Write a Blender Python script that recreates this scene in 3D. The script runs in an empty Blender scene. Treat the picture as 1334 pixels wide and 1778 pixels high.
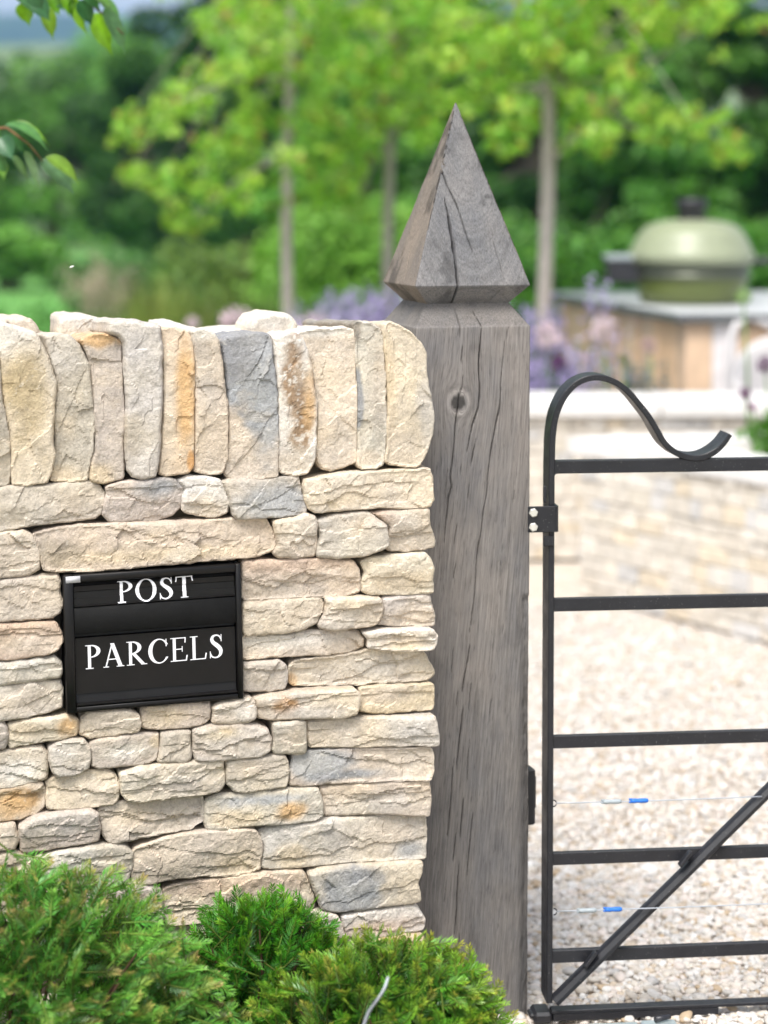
import bpy, math, random
import numpy as np
from mathutils import Vector

# ------------------------------------------------------------------ camera, sky, sun, exposure
S = bpy.context.scene
COL = S.collection
HC, F0, PITCH, SHIFT = 1.5, 3457.0, -0.05, -0.206      # eye height, focal length in photo pixels
cam_d = bpy.data.cameras.new("camera")
cam = bpy.data.objects.new("camera", cam_d)
COL.objects.link(cam)
cam.location = (0, 0, HC)
cam.rotation_euler = (math.pi / 2 + PITCH, 0, 0)
cam_d.sensor_fit = 'VERTICAL'
cam_d.sensor_height = 36.0
cam_d.sensor_width = 27.0
cam_d.lens = 70.0
cam_d.shift_y = SHIFT
cam_d.clip_start = 0.05
cam_d.clip_end = 6000
cam_d.dof.use_dof = True
cam_d.dof.focus_distance = 3.40
cam_d.dof.aperture_fstop = 2.1
cam_d.dof.aperture_blades = 9
S.camera = cam

SUN_EL, SUN_AZ = math.radians(60), math.radians(202)
W = bpy.data.worlds.new("World")
S.world = W
W.use_nodes = True
nt = W.node_tree
nt.nodes.clear()
sky = nt.nodes.new("ShaderNodeTexSky")
sky.sky_type = 'NISHITA'
sky.sun_disc = False
sky.sun_elevation = SUN_EL
sky.sun_rotation = SUN_AZ
sky.air_density = 1.0
sky.dust_density = 3.0
sky.ozone_density = 1.0
hs = nt.nodes.new("ShaderNodeHueSaturation")
hs.inputs['Saturation'].default_value = 0.30
bg = nt.nodes.new("ShaderNodeBackground")
bg.inputs['Strength'].default_value = 0.125
ow = nt.nodes.new("ShaderNodeOutputWorld")
nt.links.new(sky.outputs[0], hs.inputs['Color'])
nt.links.new(hs.outputs[0], bg.inputs['Color'])
nt.links.new(bg.outputs[0], ow.inputs['Surface'])

sun_d = bpy.data.lights.new("sun", 'SUN')
sun_d.energy = 2.3
sun_d.angle = math.radians(24)
sun_d.color = (1.0, 0.965, 0.91)
sun = bpy.data.objects.new("sun", sun_d)
COL.objects.link(sun)
sv = Vector((math.sin(SUN_AZ) * math.cos(SUN_EL), math.cos(SUN_AZ) * math.cos(SUN_EL), math.sin(SUN_EL)))
sun.rotation_euler = sv.to_track_quat('Z', 'Y').to_euler()
S.view_settings.view_transform = 'Standard'
S.view_settings.look = 'None'
S.view_settings.gamma = 1.0
S.view_settings.exposure = 1.05

# ------------------------------------------------------------------ projection helpers (photo pixel -> point in the place)
CP, SP = math.cos(PITCH), math.sin(PITCH)
def ray(px, py):
    cx = (px - 667.0) / F0
    cy = -(py - 889.0) / F0 + SHIFT * 1778.0 / F0
    return np.array([cx, CP - cy * SP, SP + cy * CP])
def at(px, py, d):
    r = ray(px, py)
    return np.array([0, 0, HC]) + r * (d / r[1])
def on_z(px, py, z):
    r = ray(px, py)
    return np.array([0, 0, HC]) + r * ((z - HC) / r[2])
def on_plane(px, py, P, N):
    r = ray(px, py)
    o = np.array([0, 0, HC])
    return o + r * (np.dot(P - o, N) / np.dot(r, N))

# ------------------------------------------------------------------ noise
def _h(ix, iy, iz, seed):
    with np.errstate(over='ignore'):
        h = (ix.astype(np.uint32) * np.uint32(374761393) + iy.astype(np.uint32) * np.uint32(668265263)
             + iz.astype(np.uint32) * np.uint32(2246822519) + np.uint32((seed * 3266489917) & 0xffffffff))
        h = (h ^ (h >> np.uint32(13))) * np.uint32(1274126177)
        h = (h ^ (h >> np.uint32(16))) * np.uint32(2654435761)
        h = h ^ (h >> np.uint32(15))
    return h.astype(np.float64) / 4294967295.0 * 2 - 1
def vn(p, seed=0):
    p = np.asarray(p, float)
    i = np.floor(p).astype(np.int64)
    f = p - i
    w = f * f * f * (f * (f * 6 - 15) + 10)
    r = 0
    for dx in (0, 1):
        for dy in (0, 1):
            for dz in (0, 1):
                k = (w[:, 0] if dx else 1 - w[:, 0]) * (w[:, 1] if dy else 1 - w[:, 1]) * (w[:, 2] if dz else 1 - w[:, 2])
                r = r + k * _h(i[:, 0] + dx, i[:, 1] + dy, i[:, 2] + dz, seed)
    return r
def fbm(p, o=4, seed=0, gain=0.5):
    r, a, t = 0, 1.0, 0
    p = np.asarray(p, float)
    for k in range(o):
        r = r + a * vn(p * (2.03 ** k), seed + k * 17)
        t += a
        a *= gain
    return r / t
def p3(x, y, z=0.0):
    x = np.asarray(x, float)
    return np.stack([x, np.broadcast_to(np.asarray(y, float), x.shape), np.broadcast_to(np.asarray(z, float), x.shape)], 1)
def sst(a, b, x):
    t = np.clip((x - a) / (b - a), 0, 1)
    return t * t * (3 - 2 * t)

# ------------------------------------------------------------------ objects
def wloc(o):
    v = np.zeros(3)
    while o is not None:
        v += np.array(o.location)
        o = o.parent
    return v
def tag(o, label=None, cat=None, group=None, kind=None):
    if label: o['label'] = label
    if cat: o['category'] = cat
    if group: o['group'] = group
    if kind: o['kind'] = kind
    return o
def thing(name, loc, label, cat, group=None):
    o = bpy.data.objects.new(name, None)
    o.empty_display_size = 0.05
    COL.objects.link(o)
    o.location = tuple(float(v) for v in loc)
    return tag(o, label, cat, group)
def mk(name, V, Fs, mat, parent=None, col=None, attrs=None, smooth=True, origin=None):
    V = np.asarray(V, float)
    if not isinstance(Fs, (list, tuple)):
        Fs = [Fs]
    Fs = [np.asarray(f, np.int32) for f in Fs if len(f)]
    me = bpy.data.meshes.new(name)
    o = bpy.data.objects.new(name, me)
    COL.objects.link(o)
    if parent is not None:
        o.parent = parent
    if origin is not None:
        o.location = tuple(float(a) for a in (np.asarray(origin, float) - (wloc(parent) if parent is not None else 0)))
    V = V - wloc(o)
    me.vertices.add(len(V))
    me.vertices.foreach_set('co', V.astype(np.float32).ravel())
    li = np.concatenate([f.ravel() for f in Fs])
    tot = np.concatenate([np.full(len(f), f.shape[1], np.int32) for f in Fs])
    st = np.concatenate([[0], np.cumsum(tot)[:-1]]).astype(np.int32)
    me.loops.add(len(li))
    me.loops.foreach_set('vertex_index', li)
    me.polygons.add(len(tot))
    me.polygons.foreach_set('loop_start', st)
    me.polygons.foreach_set('loop_total', tot)
    me.polygons.foreach_set('use_smooth', np.full(len(tot), bool(smooth)))
    me.update(calc_edges=True)
    if col is not None:
        c = np.ones((len(V), 4), np.float32)
        c[:, :3] = np.asarray(col, np.float32)
        a = me.color_attributes.new('Col', 'FLOAT_COLOR', 'POINT')
        a.data.foreach_set('color', c.ravel())
    for k, v in (attrs or {}).items():
        v = np.asarray(v, np.float32)
        if v.ndim == 1:
            a = me.attributes.new(k, 'FLOAT', 'POINT')
            a.data.foreach_set('value', v)
        else:
            a = me.attributes.new(k, 'FLOAT_VECTOR', 'POINT')
            a.data.foreach_set('vector', v.ravel())
    me.materials.append(mat)
    return o

class MB:
    def __init__(s):
        s.V, s.Q, s.T, s.C, s.n = [], [], [], [], 0
    def add(s, V, Q=(), T=(), col=(1, 1, 1)):
        V = np.asarray(V, float)
        if len(Q): s.Q.append(np.asarray(Q, int) + s.n)
        if len(T): s.T.append(np.asarray(T, int) + s.n)
        s.V.append(V)
        c = np.asarray(col, float)
        s.C.append(np.broadcast_to(c, (len(V), 3)).copy())
        s.n += len(V)
        return s
    def box(s, O, A, B, C, col=(1, 1, 1), bev=0.0):
        O, A, B, C = (np.asarray(v, float) for v in (O, A, B, C))
        if bev > 0:                                   # chamfered box
            la, lb, lc = (np.linalg.norm(v) for v in (A, B, C))
            ea, eb, ec = A / la, B / lb, C / lc
            if np.dot(np.cross(ea, eb), ec) < 0:
                O, B, eb = O + B, -B, -eb
            ctr = O + (A + B + C) / 2
            h = (la / 2, lb / 2, lc / 2)
            idx, V = {}, []
            for sx in (-1, 1):
                for sy in (-1, 1):
                    for sz in (-1, 1):
                        for ax in range(3):
                            v = [sx * (h[0] - (bev if ax != 0 else 0)), sy * (h[1] - (bev if ax != 1 else 0)), sz * (h[2] - (bev if ax != 2 else 0))]
                            idx[(sx, sy, sz, ax)] = len(V)
                            V.append(ctr + ea * v[0] + eb * v[1] + ec * v[2])
            Q, T = [], []
            for ax in range(3):
                for sg in (-1, 1):
                    o1, o2 = (ax + 1) % 3, (ax + 2) % 3
                    f = []
                    for a, b in ((-1, -1), (1, -1), (1, 1), (-1, 1)):
                        k = [0, 0, 0]; k[ax] = sg; k[o1] = a; k[o2] = b
                        f.append(idx[(k[0], k[1], k[2], ax)])
                    Q.append(f if sg > 0 else f[::-1])
                o1, o2 = (ax + 1) % 3, (ax + 2) % 3   # edges along ax
                for a in (-1, 1):
                    for b in (-1, 1):
                        def g(t, w):
                            k = [0, 0, 0]; k[ax] = t; k[o1] = a; k[o2] = b
                            return idx[(k[0], k[1], k[2], w)]
                        f = [g(-1, o1), g(1, o1), g(1, o2), g(-1, o2)]
                        Q.append(f if a * b < 0 else f[::-1])
            for sx in (-1, 1):
                for sy in (-1, 1):
                    for sz in (-1, 1):
                        f = [idx[(sx, sy, sz, 0)], idx[(sx, sy, sz, 1)], idx[(sx, sy, sz, 2)]]
                        T.append(f if sx * sy * sz > 0 else f[::-1])
            return s.add(V, Q, T, col)
        V = [O, O + A, O + A + B, O + B, O + C, O + A + C, O + A + B + C, O + B + C]
        Q = [(0, 3, 2, 1), (4, 5, 6, 7), (0, 1, 5, 4), (1, 2, 6, 5), (2, 3, 7, 6), (3, 0, 4, 7)]
        if np.dot(np.cross(A, B), C) < 0:
            Q = [q[::-1] for q in Q]
        return s.add(V, Q, col=col)
    def tube(s, P, R, sides=8, col=(1, 1, 1), cap=True):
        P = np.asarray(P, float)
        R = np.broadcast_to(np.asarray(R, float), (len(P),))
        T = np.gradient(P, axis=0)
        T /= np.linalg.norm(T, axis=1)[:, None] + 1e-12
        ref = np.array([0, 0, 1.0]) if abs(T[0][2]) < 0.9 else np.array([1.0, 0, 0])
        V = []
        for p, t, r in zip(P, T, R):
            a = np.cross(t, ref); a /= np.linalg.norm(a) + 1e-12
            b = np.cross(t, a)
            ref = np.cross(a, t) * -1 if False else ref
            for k in range(sides):
                an = 2 * math.pi * k / sides
                V.append(p + r * (math.cos(an) * a + math.sin(an) * b))
        Q = []
        for i in range(len(P) - 1):
            for k in range(sides):
                k2 = (k + 1) % sides
                Q.append((i * sides + k, i * sides + k2, (i + 1) * sides + k2, (i + 1) * sides + k))
        T3 = []
        if cap:
            n = len(V)
            V += [P[0], P[-1]]
            for k in range(sides):
                k2 = (k + 1) % sides
                T3.append((n, k2, k))
                T3.append((n + 1, (len(P) - 1) * sides + k, (len(P) - 1) * sides + k2))
        return s.add(V, Q, T3, col)
    def lathe(s, prof, c, sides=40, col=(1, 1, 1)):
        V, Q = [], []
        for r, z in prof:
            for k in range(sides):
                a = 2 * math.pi * k / sides
                V.append((c[0] + r * math.cos(a), c[1] + r * math.sin(a), c[2] + z))
        for i in range(len(prof) - 1):
            for k in range(sides):
                k2 = (k + 1) % sides
                Q.append((i * sides + k, i * sides + k2, (i + 1) * sides + k2, (i + 1) * sides + k))
        return s.add(V, Q, col=col)
    def build(s, name, mat, parent=None, smooth=True, origin=None):
        F = []
        if s.Q: F.append(np.concatenate(s.Q))
        if s.T: F.append(np.concatenate(s.T))
        return mk(name, np.concatenate(s.V), F, mat, parent, np.concatenate(s.C), None, smooth, origin)

# ------------------------------------------------------------------ materials
class N:
    def __init__(s, name):
        s.m = bpy.data.materials.new(name)
        s.m.use_nodes = True
        s.t = s.m.node_tree
        s.b = s.t.nodes['Principled BSDF']
        s.out = s.t.nodes['Material Output']
    def n(s, typ, **kw):
        x = s.t.nodes.new(typ)
        for k, v in kw.items():
            if k in x.inputs.keys(): x.inputs[k].default_value = v
            else: setattr(x, k, v)
        return x
    def l(s, a, b):
        s.t.links.new(a, b)
    def attr(s, name):
        x = s.n('ShaderNodeAttribute'); x.attribute_name = name
        return x
    def coords(s, scale=(1, 1, 1), src=None):
        m = s.n('ShaderNodeMapping')
        m.inputs['Scale'].default_value = scale
        if src is None:
            g = s.n('ShaderNodeTexCoord'); src = g.outputs['Object']
        s.l(src, m.inputs['Vector'])
        return m.outputs[0]
    def noise(s, scale, vec=None, detail=4, rough=0.5, dist=0.0):
        x = s.n('ShaderNodeTexNoise')
        x.inputs['Scale'].default_value = scale
        x.inputs['Detail'].default_value = detail
        x.inputs['Roughness'].default_value = rough
        x.inputs['Distortion'].default_value = dist
        if vec is not None: s.l(vec, x.inputs['Vector'])
        return x.outputs['Fac']
    def ramp(s, fac, *stops):
        x = s.n('ShaderNodeValToRGB')
        e = x.color_ramp.elements
        while len(e) < len(stops): e.new(0.5)
        for k, (p, c) in enumerate(stops):
            e[k].position = p
            e[k].color = (c, c, c, 1) if isinstance(c, (int, float)) else (*c, 1)
        s.l(fac, x.inputs['Fac'])
        return x.outputs['Color']
    def mix(s, a, b, fac=1.0, mode='MULTIPLY'):
        x = s.n('ShaderNodeMix'); x.data_type = 'RGBA'; x.blend_type = mode
        for v, i in ((fac, 0), (a, 6), (b, 7)):
            if isinstance(v, (int, float)): x.inputs[i].default_value = v
            elif isinstance(v, tuple): x.inputs[i].default_value = (*v, 1)
            else: s.l(v, x.inputs[i])
        return x.outputs[2]
    def math(s, op, a, b=0.0):
        x = s.n('ShaderNodeMath'); x.operation = op
        for v, i in ((a, 0), (b, 1)):
            if isinstance(v, (int, float)): x.inputs[i].default_value = v
            else: s.l(v, x.inputs[i])
        return x.outputs[0]
    def bump(s, h, strength, dist, prev=None):
        x = s.n('ShaderNodeBump')
        x.inputs['Strength'].default_value = strength
        x.inputs['Distance'].default_value = dist
        s.l(h, x.inputs['Height'])
        if prev is not None: s.l(prev, x.inputs['Normal'])
        s.l(x.outputs[0], s.b.inputs['Normal'])
        return x.outputs[0]
    def base(s, c):
        if isinstance(c, tuple): s.b.inputs['Base Color'].default_value = (*c, 1)
        else: s.l(c, s.b.inputs['Base Color'])
    def set(s, rough=0.6, metal=0.0, spec=0.5):
        s.b.inputs['Roughness'].default_value = rough
        s.b.inputs['Metallic'].default_value = metal
        s.b.inputs['Specular IOR Level'].default_value = spec
        return s.m

def m_stone():
    n = N('limestone')
    c = n.attr('Col').outputs['Color']
    f1 = n.noise(38, n.coords(), 6, 0.65)
    f2 = n.noise(260, n.coords(), 4, 0.6)
    f3 = n.noise(11, n.coords(), 3, 0.5)
    c = n.mix(c, n.ramp(f1, (0.25, 0.80), (0.75, 1.20)))
    c = n.mix(c, n.ramp(f2, (0.3, 0.82), (0.7, 1.16)))
    c = n.mix(c, n.ramp(f3, (0.3, (0.92, 0.92, 0.95)), (0.7, (1.08, 1.04, 0.97))))
    pale = n.ramp(n.noise(75, n.coords(), 5, 0.7), (0.60, 0.0), (0.72, 0.6))
    c = n.mix(c, (0.72, 0.68, 0.60), pale, 'MIX')
    n.base(c)
    b = n.bump(n.noise(95, n.coords(), 9, 0.72), 1.0, 0.0045)
    n.bump(n.noise(520, n.coords(), 4, 0.6), 0.6, 0.0016, b)
    return n.set(0.92, 0, 0.2)
def m_paint(name, col, rough, bumpy=0.0, metal=0.0, var=0.0, specks=False, spec=0.5):
    n = N(name)
    c = col
    if var or specks:
        f = n.noise(22, n.coords(), 5, 0.6)
        c = n.mix((col[0], col[1], col[2]), n.ramp(f, (0.3, 1 - var), (0.7, 1 + var)))
        if specks:
            v = n.ramp(n.noise(420, n.coords(), 2, 0.5), (0.70, 0.0), (0.735, 0.5))
            c = n.mix(c, (0.42, 0.40, 0.38), v, 'MIX')
        n.l(n.ramp(n.noise(40, n.coords(), 4, 0.6), (0.3, rough * 0.85), (0.7, min(1.0, rough * 1.25))), n.b.inputs['Roughness'])
    n.base(c)
    if bumpy:
        n.bump(n.noise(700, n.coords(), 3, 0.6), bumpy, 0.0006)
    r = n.set(rough, metal, spec)
    return r
def m_leaf(name, trans=0.35, rough=0.5, spec=0.4, nscale=30.0, tint=(1.25, 1.2, 0.55)):
    n = N(name)
    c = n.attr('Col').outputs['Color']
    c = n.mix(c, n.ramp(n.noise(nscale, n.coords(), 3, 0.6), (0.3, 0.8), (0.7, 1.2)))
    n.base(c)
    n.set(rough, 0, spec)
    t = n.n('ShaderNodeBsdfTranslucent')
    n.l(n.mix(c, tint), t.inputs['Color'])
    mx = n.n('ShaderNodeMixShader')
    mx.inputs[0].default_value = trans
    n.l(n.b.outputs[0], mx.inputs[1]); n.l(t.outputs[0], mx.inputs[2])
    n.l(mx.outputs[0], n.out.inputs['Surface'])
    return n.m
def m_attr(name, rough=0.8, spec=0.3, nscale=40.0, lo=0.85, hi=1.12, bumpd=0.0):
    n = N(name)
    c = n.attr('Col').outputs['Color']
    f = n.noise(nscale, n.coords(), 4, 0.6)
    n.base(n.mix(c, n.ramp(f, (0.3, lo), (0.7, hi))))
    if bumpd:
        n.bump(f, 0.5, bumpd)
    return n.set(rough, 0, spec)
def m_wood():
    n = N('weathered_oak')
    wp = n.attr('wp').outputs['Vector']
    sep = n.n('ShaderNodeSeparateXYZ'); n.l(wp, sep.inputs[0])
    fib = n.noise(1.0, n.coords((640, 640, 13), wp), 5, 0.6)
    fib2 = n.noise(1.0, n.coords((240, 240, 6), wp), 4, 0.6)
    pore = n.noise(1.0, n.coords((800, 800, 40), wp), 2, 0.5)
    big = n.noise(1.0, n.coords((14, 14, 6), wp), 5, 0.6)
    big2 = n.noise(1.0, n.coords((26, 26, 15), wp), 4, 0.55)
    rg = n.attr('ring').outputs['Fac']
    cv = n.n('ShaderNodeCombineXYZ'); n.l(n.math('MULTIPLY', rg, 330.0), cv.inputs[0])
    ringn = n.noise(1.0, cv.outputs[0], 2, 0.5)
    c = n.ramp(fib, (0.28, (0.118, 0.110, 0.104)), (0.5, (0.190, 0.179, 0.170)), (0.75, (0.268, 0.254, 0.242)))
    c = n.mix(c, n.ramp(fib2, (0.3, 0.92), (0.7, 1.07)))
    c = n.mix(c, n.ramp(ringn, (0.35, 0.88), (0.6, 1.06)))
    c = n.mix(c, n.ramp(big, (0.32, (0.84, 0.86, 0.90)), (0.5, (1.0, 0.99, 0.98)), (0.68, (1.15, 1.11, 1.07))))
    c = n.mix(c, n.ramp(big2, (0.30, 0.74), (0.46, 1.0)), 0.75)
    c = n.mix(c, n.attr('Col').outputs['Color'])
    c = n.mix(c, n.ramp(pore, (0.31, 0.55), (0.40, 1.0)))
    n.base(c)
    b = n.bump(fib, 0.5, 0.0011)
    b = n.bump(pore, 0.6, 0.0012, b)
    n.bump(n.noise(1.0, n.coords((30, 30, 160), wp), 3, 0.5), 0.22, 0.001, b)
    return n.set(0.85, 0, 0.25)
def m_gravel():
    n = N('gravel')
    v = n.n('ShaderNodeTexVoronoi'); v.inputs['Scale'].default_value = 80; n.l(n.coords((1, 1, 0.01)), v.inputs['Vector'])
    sepc = n.n('ShaderNodeSeparateColor'); n.l(v.outputs['Color'], sepc.inputs[0])
    c = n.ramp(sepc.outputs[0], (0.0, (0.52, 0.40, 0.29)), (0.15, (0.55, 0.48, 0.40)), (0.5, (0.60, 0.545, 0.475)), (0.85, (0.65, 0.61, 0.555)), (1.0, (0.6, 0.58, 0.55)))
    c = n.mix(c, n.ramp(v.outputs['Distance'], (0.35, 1.0), (0.75, 0.88)))
    big = n.noise(1.3, n.coords(), 4, 0.6)
    c = n.mix(c, n.ramp(big, (0.3, (0.88, 0.85, 0.82)), (0.7, (1.08, 1.06, 1.04))))
    n.base(c)
    n.bump(n.math('SUBTRACT', 1.0, v.outputs['Distance']), 0.8, 0.012)
    return n.set(0.8, 0, 0.3)
def m_ground(name, c1, c2, scale, rough=0.95, bd=0.0):
    n = N(name)
    f = n.noise(scale, n.coords(), 6, 0.65)
    n.base(n.ramp(f, (0.3, c1), (0.7, c2)))
    if bd: n.bump(f, 0.7, bd)
    return n.set(rough, 0, 0.2)
M = dict(
    stone=m_stone(), wood=m_wood(), gravel=m_gravel(),
    gate=m_paint('black_gate_paint', (0.014, 0.0145, 0.018), 0.42, 0.25, 0, 0.2, True, 0.38),
    box=m_paint('black_gloss_paint', (0.006, 0.0055, 0.0055), 0.36, 0.10, 0, 0.25, False, 0.26),
    boxtex=m_paint('black_textured_paint', (0.005, 0.005, 0.005), 0.6, 1.0, 0, 0.2, False, 0.2),
    letter=m_paint('white_vinyl', (0.80, 0.80, 0.84), 0.5),
    sticker=m_paint('pale_sticker', (0.50, 0.50, 0.52), 0.5),
    plastic=m_paint('black_plastic', (0.02, 0.02, 0.022), 0.45, 0.1),
    zinc=m_paint('zinc_plated_steel', (0.66, 0.65, 0.60), 0.42, 0.2, 0.6, 0.12),
    galv=m_paint('galvanised_steel', (0.40, 0.46, 0.47), 0.4, 0.1, 0.5, 0.15),
    wire=m_paint('steel_wire', (0.40, 0.43, 0.48), 0.4, 0, 0.3),
    grey=m_paint('grey_plastic', (0.30, 0.34, 0.36), 0.45, 0.1),
    blue=m_paint('blue_plastic', (0.015, 0.14, 0.55), 0.4, 0.1),
    label=m_paint('pale_grey_plastic', (0.38, 0.41, 0.45), 0.4, 0.1),
    coping=m_ground('white_coping_stone', (0.58, 0.56, 0.54), (0.70, 0.68, 0.66), 9, 0.8, 0.002),
    soil=m_ground('soil', (0.025, 0.017, 0.011), (0.06, 0.045, 0.03), 40, 1.0, 0.02),
    lawn=m_ground('lawn', (0.08, 0.22, 0.045), (0.13, 0.30, 0.07), 3, 0.95, 0.02),
    field=m_ground('field_grass', (0.07, 0.13, 0.04), (0.12, 0.19, 0.06), 0.6),
    hill=m_ground('wooded_hill', (0.018, 0.045, 0.02), (0.05, 0.09, 0.03), 0.02),
    midhill=m_ground('pasture_hill', (0.10, 0.17, 0.06), (0.20, 0.24, 0.12), 0.03),
    yew=m_leaf('yew_needles', 0.28, 0.38, 0.5, 60), leaf=m_leaf('young_leaf', 0.5, 0.45, 0.4, 6),
    dleaf=m_leaf('dark_leaf', 0.14, 0.5, 0.35, 3), fleaf=m_leaf('broad_leaf', 0.5, 0.34, 0.5, 60),
    petal=m_leaf('petal', 0.3, 0.7, 0.2, 40, (1, 1, 1)), grass=m_leaf('grass_blade', 0.35, 0.6, 0.3, 8),
    bark=m_attr('bark', 0.9, 0.2, 30, 0.7, 1.25, 0.004), planks=m_attr('larch_planks', 0.75, 0.3, 14, 0.85, 1.12),
    pebble=m_attr('pebble', 0.6, 0.35, 90, 0.85, 1.1), rubble=m_attr('rubble_stone', 0.92, 0.2, 30, 0.8, 1.15, 0.006),
    slab=m_ground('grey_worktop', (0.50, 0.51, 0.53), (0.60, 0.61, 0.62), 20, 0.35),
    slabedge=m_paint('worktop_edge_shade', (0.10, 0.11, 0.12), 0.5),
    glaze=m_paint('sage_green_glaze', (0.25, 0.275, 0.18), 0.4, 0, 0, 0.08), iron=m_paint('black_iron', (0.02, 0.02, 0.025), 0.4, 0.2),
    band=m_paint('dark_steel_band', (0.10, 0.11, 0.08), 0.35, 0, 0.5), chair=m_paint('white_chair', (0.52, 0.50, 0.50), 0.6),
    glazed=m_paint('olive_green_glaze', (0.10, 0.125, 0.03), 0.35, 0, 0, 0.08),
    seed=m_paint('white_fluff', (0.8, 0.8, 0.76), 0.9),
)
# ------------------------------------------------------------------ the dry stone wall
TH = math.radians(15.5)
U = np.array([math.cos(TH), math.sin(TH), 0.0])
NN = np.array([math.sin(TH), -math.cos(TH), 0.0])
ZZ = np.array([0, 0, 1.0])
O0 = at(721.5, 497, 3.56); O0[2] = 0.0
WN = 0.10
PW = O0 + NN * WN
def uz(px, py, n=WN):
    p = on_plane(px, py, O0 + NN * n, NN)
    return np.dot(p - O0, U), p[2]
def wp(u, n, z):
    u, n, z = np.broadcast_arrays(np.asarray(u, float), np.asarray(n, float), np.asarray(z, float))
    return O0[None, :] + u[:, None] * U + n[:, None] * NN + z[:, None] * ZZ

PAL = dict(grey=(.48, .43, .37), lgrey=(.53, .495, .44), beige=(.555, .48, .39), cream=(.63, .55, .445), tan=(.58, .485, .35),
           blue=(.23, .25, .28), lblue=(.33, .345, .36), orange=(.60, .39, .19), brown=(.26, .155, .07), rust=(.50, .27, .10),
           white=(.68, .65, .59), ochre=(.46, .37, .22), pink=(.52, .40, .31), dun=(.36, .31, .24), soot=(.20, .185, .165))
REG = dict(A=(0, 520, 3.335), B=(380, 520, 3.335), C=(0, 940, 3.032), D=(400, 920, 3.335), E=(0, 1200, 3.176), F=(380, 1280, 3.335))
# region, base colour, patches (colour, a, b, ra, rb, sharpness) in the stone's own box, outline
COPE = [
 ("A", "grey", [], "-50,330 0,330 20,560 40,680 65,800 70,1000 60,1085 -50,1090"),
 ("A", "cream", [("ochre", .5, .55, .38, .3, .6), ("white", .15, .95, .5, .14, .5)], "-40,140 0,132 130,165 215,200 262,290 300,380 328,470 325,560 315,680 310,800 320,900 300,1010 280,1060 180,1078 80,1080 70,1000 75,900 65,780 45,680 20,580 5,430 -2,320 -40,300"),  # white top edge is sky light painted in
 ("A", "grey", [("lgrey", .3, .85, .6, .25, .5), ("tan", .2, .05, .5, .08, .5)], "255,210 330,200 410,210 460,260 482,300 520,380 535,470 545,600 555,740 545,900 520,1000 515,1050 430,1065 320,1055 300,1050 325,900 320,700 330,560 328,470 300,380 275,290"),
 ("A", "grey", [("orange", .45, .96, .6, .07, 1), ("tan", .3, .04, .4, .1, .6), ("orange", .02, .75, .08, .3, .5)], "470,235 520,205 600,195 680,225 715,250 712,330 718,480 728,600 728,750 722,880 725,1040 620,1070 560,1065 525,1055 530,980 560,870 558,740 545,600 540,470 525,360 495,290"),
 ("A", "lgrey", [("dun", .4, .3, .4, .12, .4), ("tan", .03, .7, .1, .3, .6)], "625,128 720,115 830,128 930,150 945,250 945,400 945,560 940,700 935,850 920,960 905,1030 830,1045 770,1030 740,1000 730,880 725,750 735,600 725,450 718,330 712,250 690,220 630,190"),
 ("A", "tan", [("orange", .7, .6, .28, .35, .7), ("rust", .85, .1, .12, .08, .9), ("cream", .2, .5, .25, .5, .4)], "938,172 1010,165 1090,190 1125,225 1130,330 1135,450 1130,600 1130,750 1128,900 1125,980 1100,1010 1020,1020 960,1025 925,1015 935,900 945,700 948,500 945,300"),
 ("A", "beige", [("grey", .4, .7, .4, .3, .4), ("white", .5, .97, .6, .05, .5)], "1112,180 1180,170 1240,190 1270,230 1290,330 1310,500 1325,600 1325,800 1325,930 1290,1010 1210,1020 1130,1000 1130,900 1133,700 1137,500 1130,300"),  # white strip along the top paints in sky light
 ("B", "beige", [("blue", .45, .86, .75, .40, 1.6), ("lblue", .8, .5, .3, .4, .6), ("lblue", .3, .58, .4, .08, .6)], "20,240 50,215 150,200 220,195 300,200 318,230 320,350 340,480 345,600 350,750 355,920 350,1030 250,1045 130,1048 60,1040 40,1010 60,880 65,700 60,550 45,400 25,300"),
 ("B", "white", [("brown", .5, .68, .3, .28, 1.0), ("brown", .62, .28, .26, .12, .9), ("orange", .8, .6, .14, .25, .5), ("cream", .4, .08, .5, .14, .5)], "315,215 380,190 450,195 490,230 520,300 545,400 555,500 575,600 572,720 570,850 560,950 525,1010 450,1025 380,1015 350,990 345,850 348,700 350,550 335,420 320,300"),
 ("B", "cream", [("beige", .1, .4, .15, .6, .5), ("white", .4, .98, .6, .05, .6)], "468,195 540,175 650,170 750,165 800,180 808,260 808,400 820,550 818,700 820,850 815,950 740,985 650,1005 610,990 575,940 575,800 580,650 570,560 550,440 525,330 490,240"),  # white top paints sky light, beige left edge paints facet shade
 ("B", "lgrey", [("blue", .1, .5, .22, .28, 1.4), ("soot", .08, .93, .2, .08, .8), ("cream", .3, .06, .5, .08, .9), ("grey", .7, .6, .4, .4, .4)], "790,140 830,128 900,140 950,170 968,220 975,350 980,480 985,600 982,750 975,900 960,960 920,985 830,985 815,960 822,850 820,700 820,500 808,330 808,200"),
 ("B", "beige", [("tan", .08, .6, .14, .4, .5), ("lgrey", .85, .4, .2, .25, .6), ("cream", .3, .1, .4, .15, .4)], "967,150 1000,132 1060,150 1130,200 1190,260 1215,320 1215,400 1225,500 1245,600 1257,700 1250,780 1225,860 1190,940 1165,975 1080,975 1000,960 970,940 985,850 985,700 990,550 980,350 970,230"),
]
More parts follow.
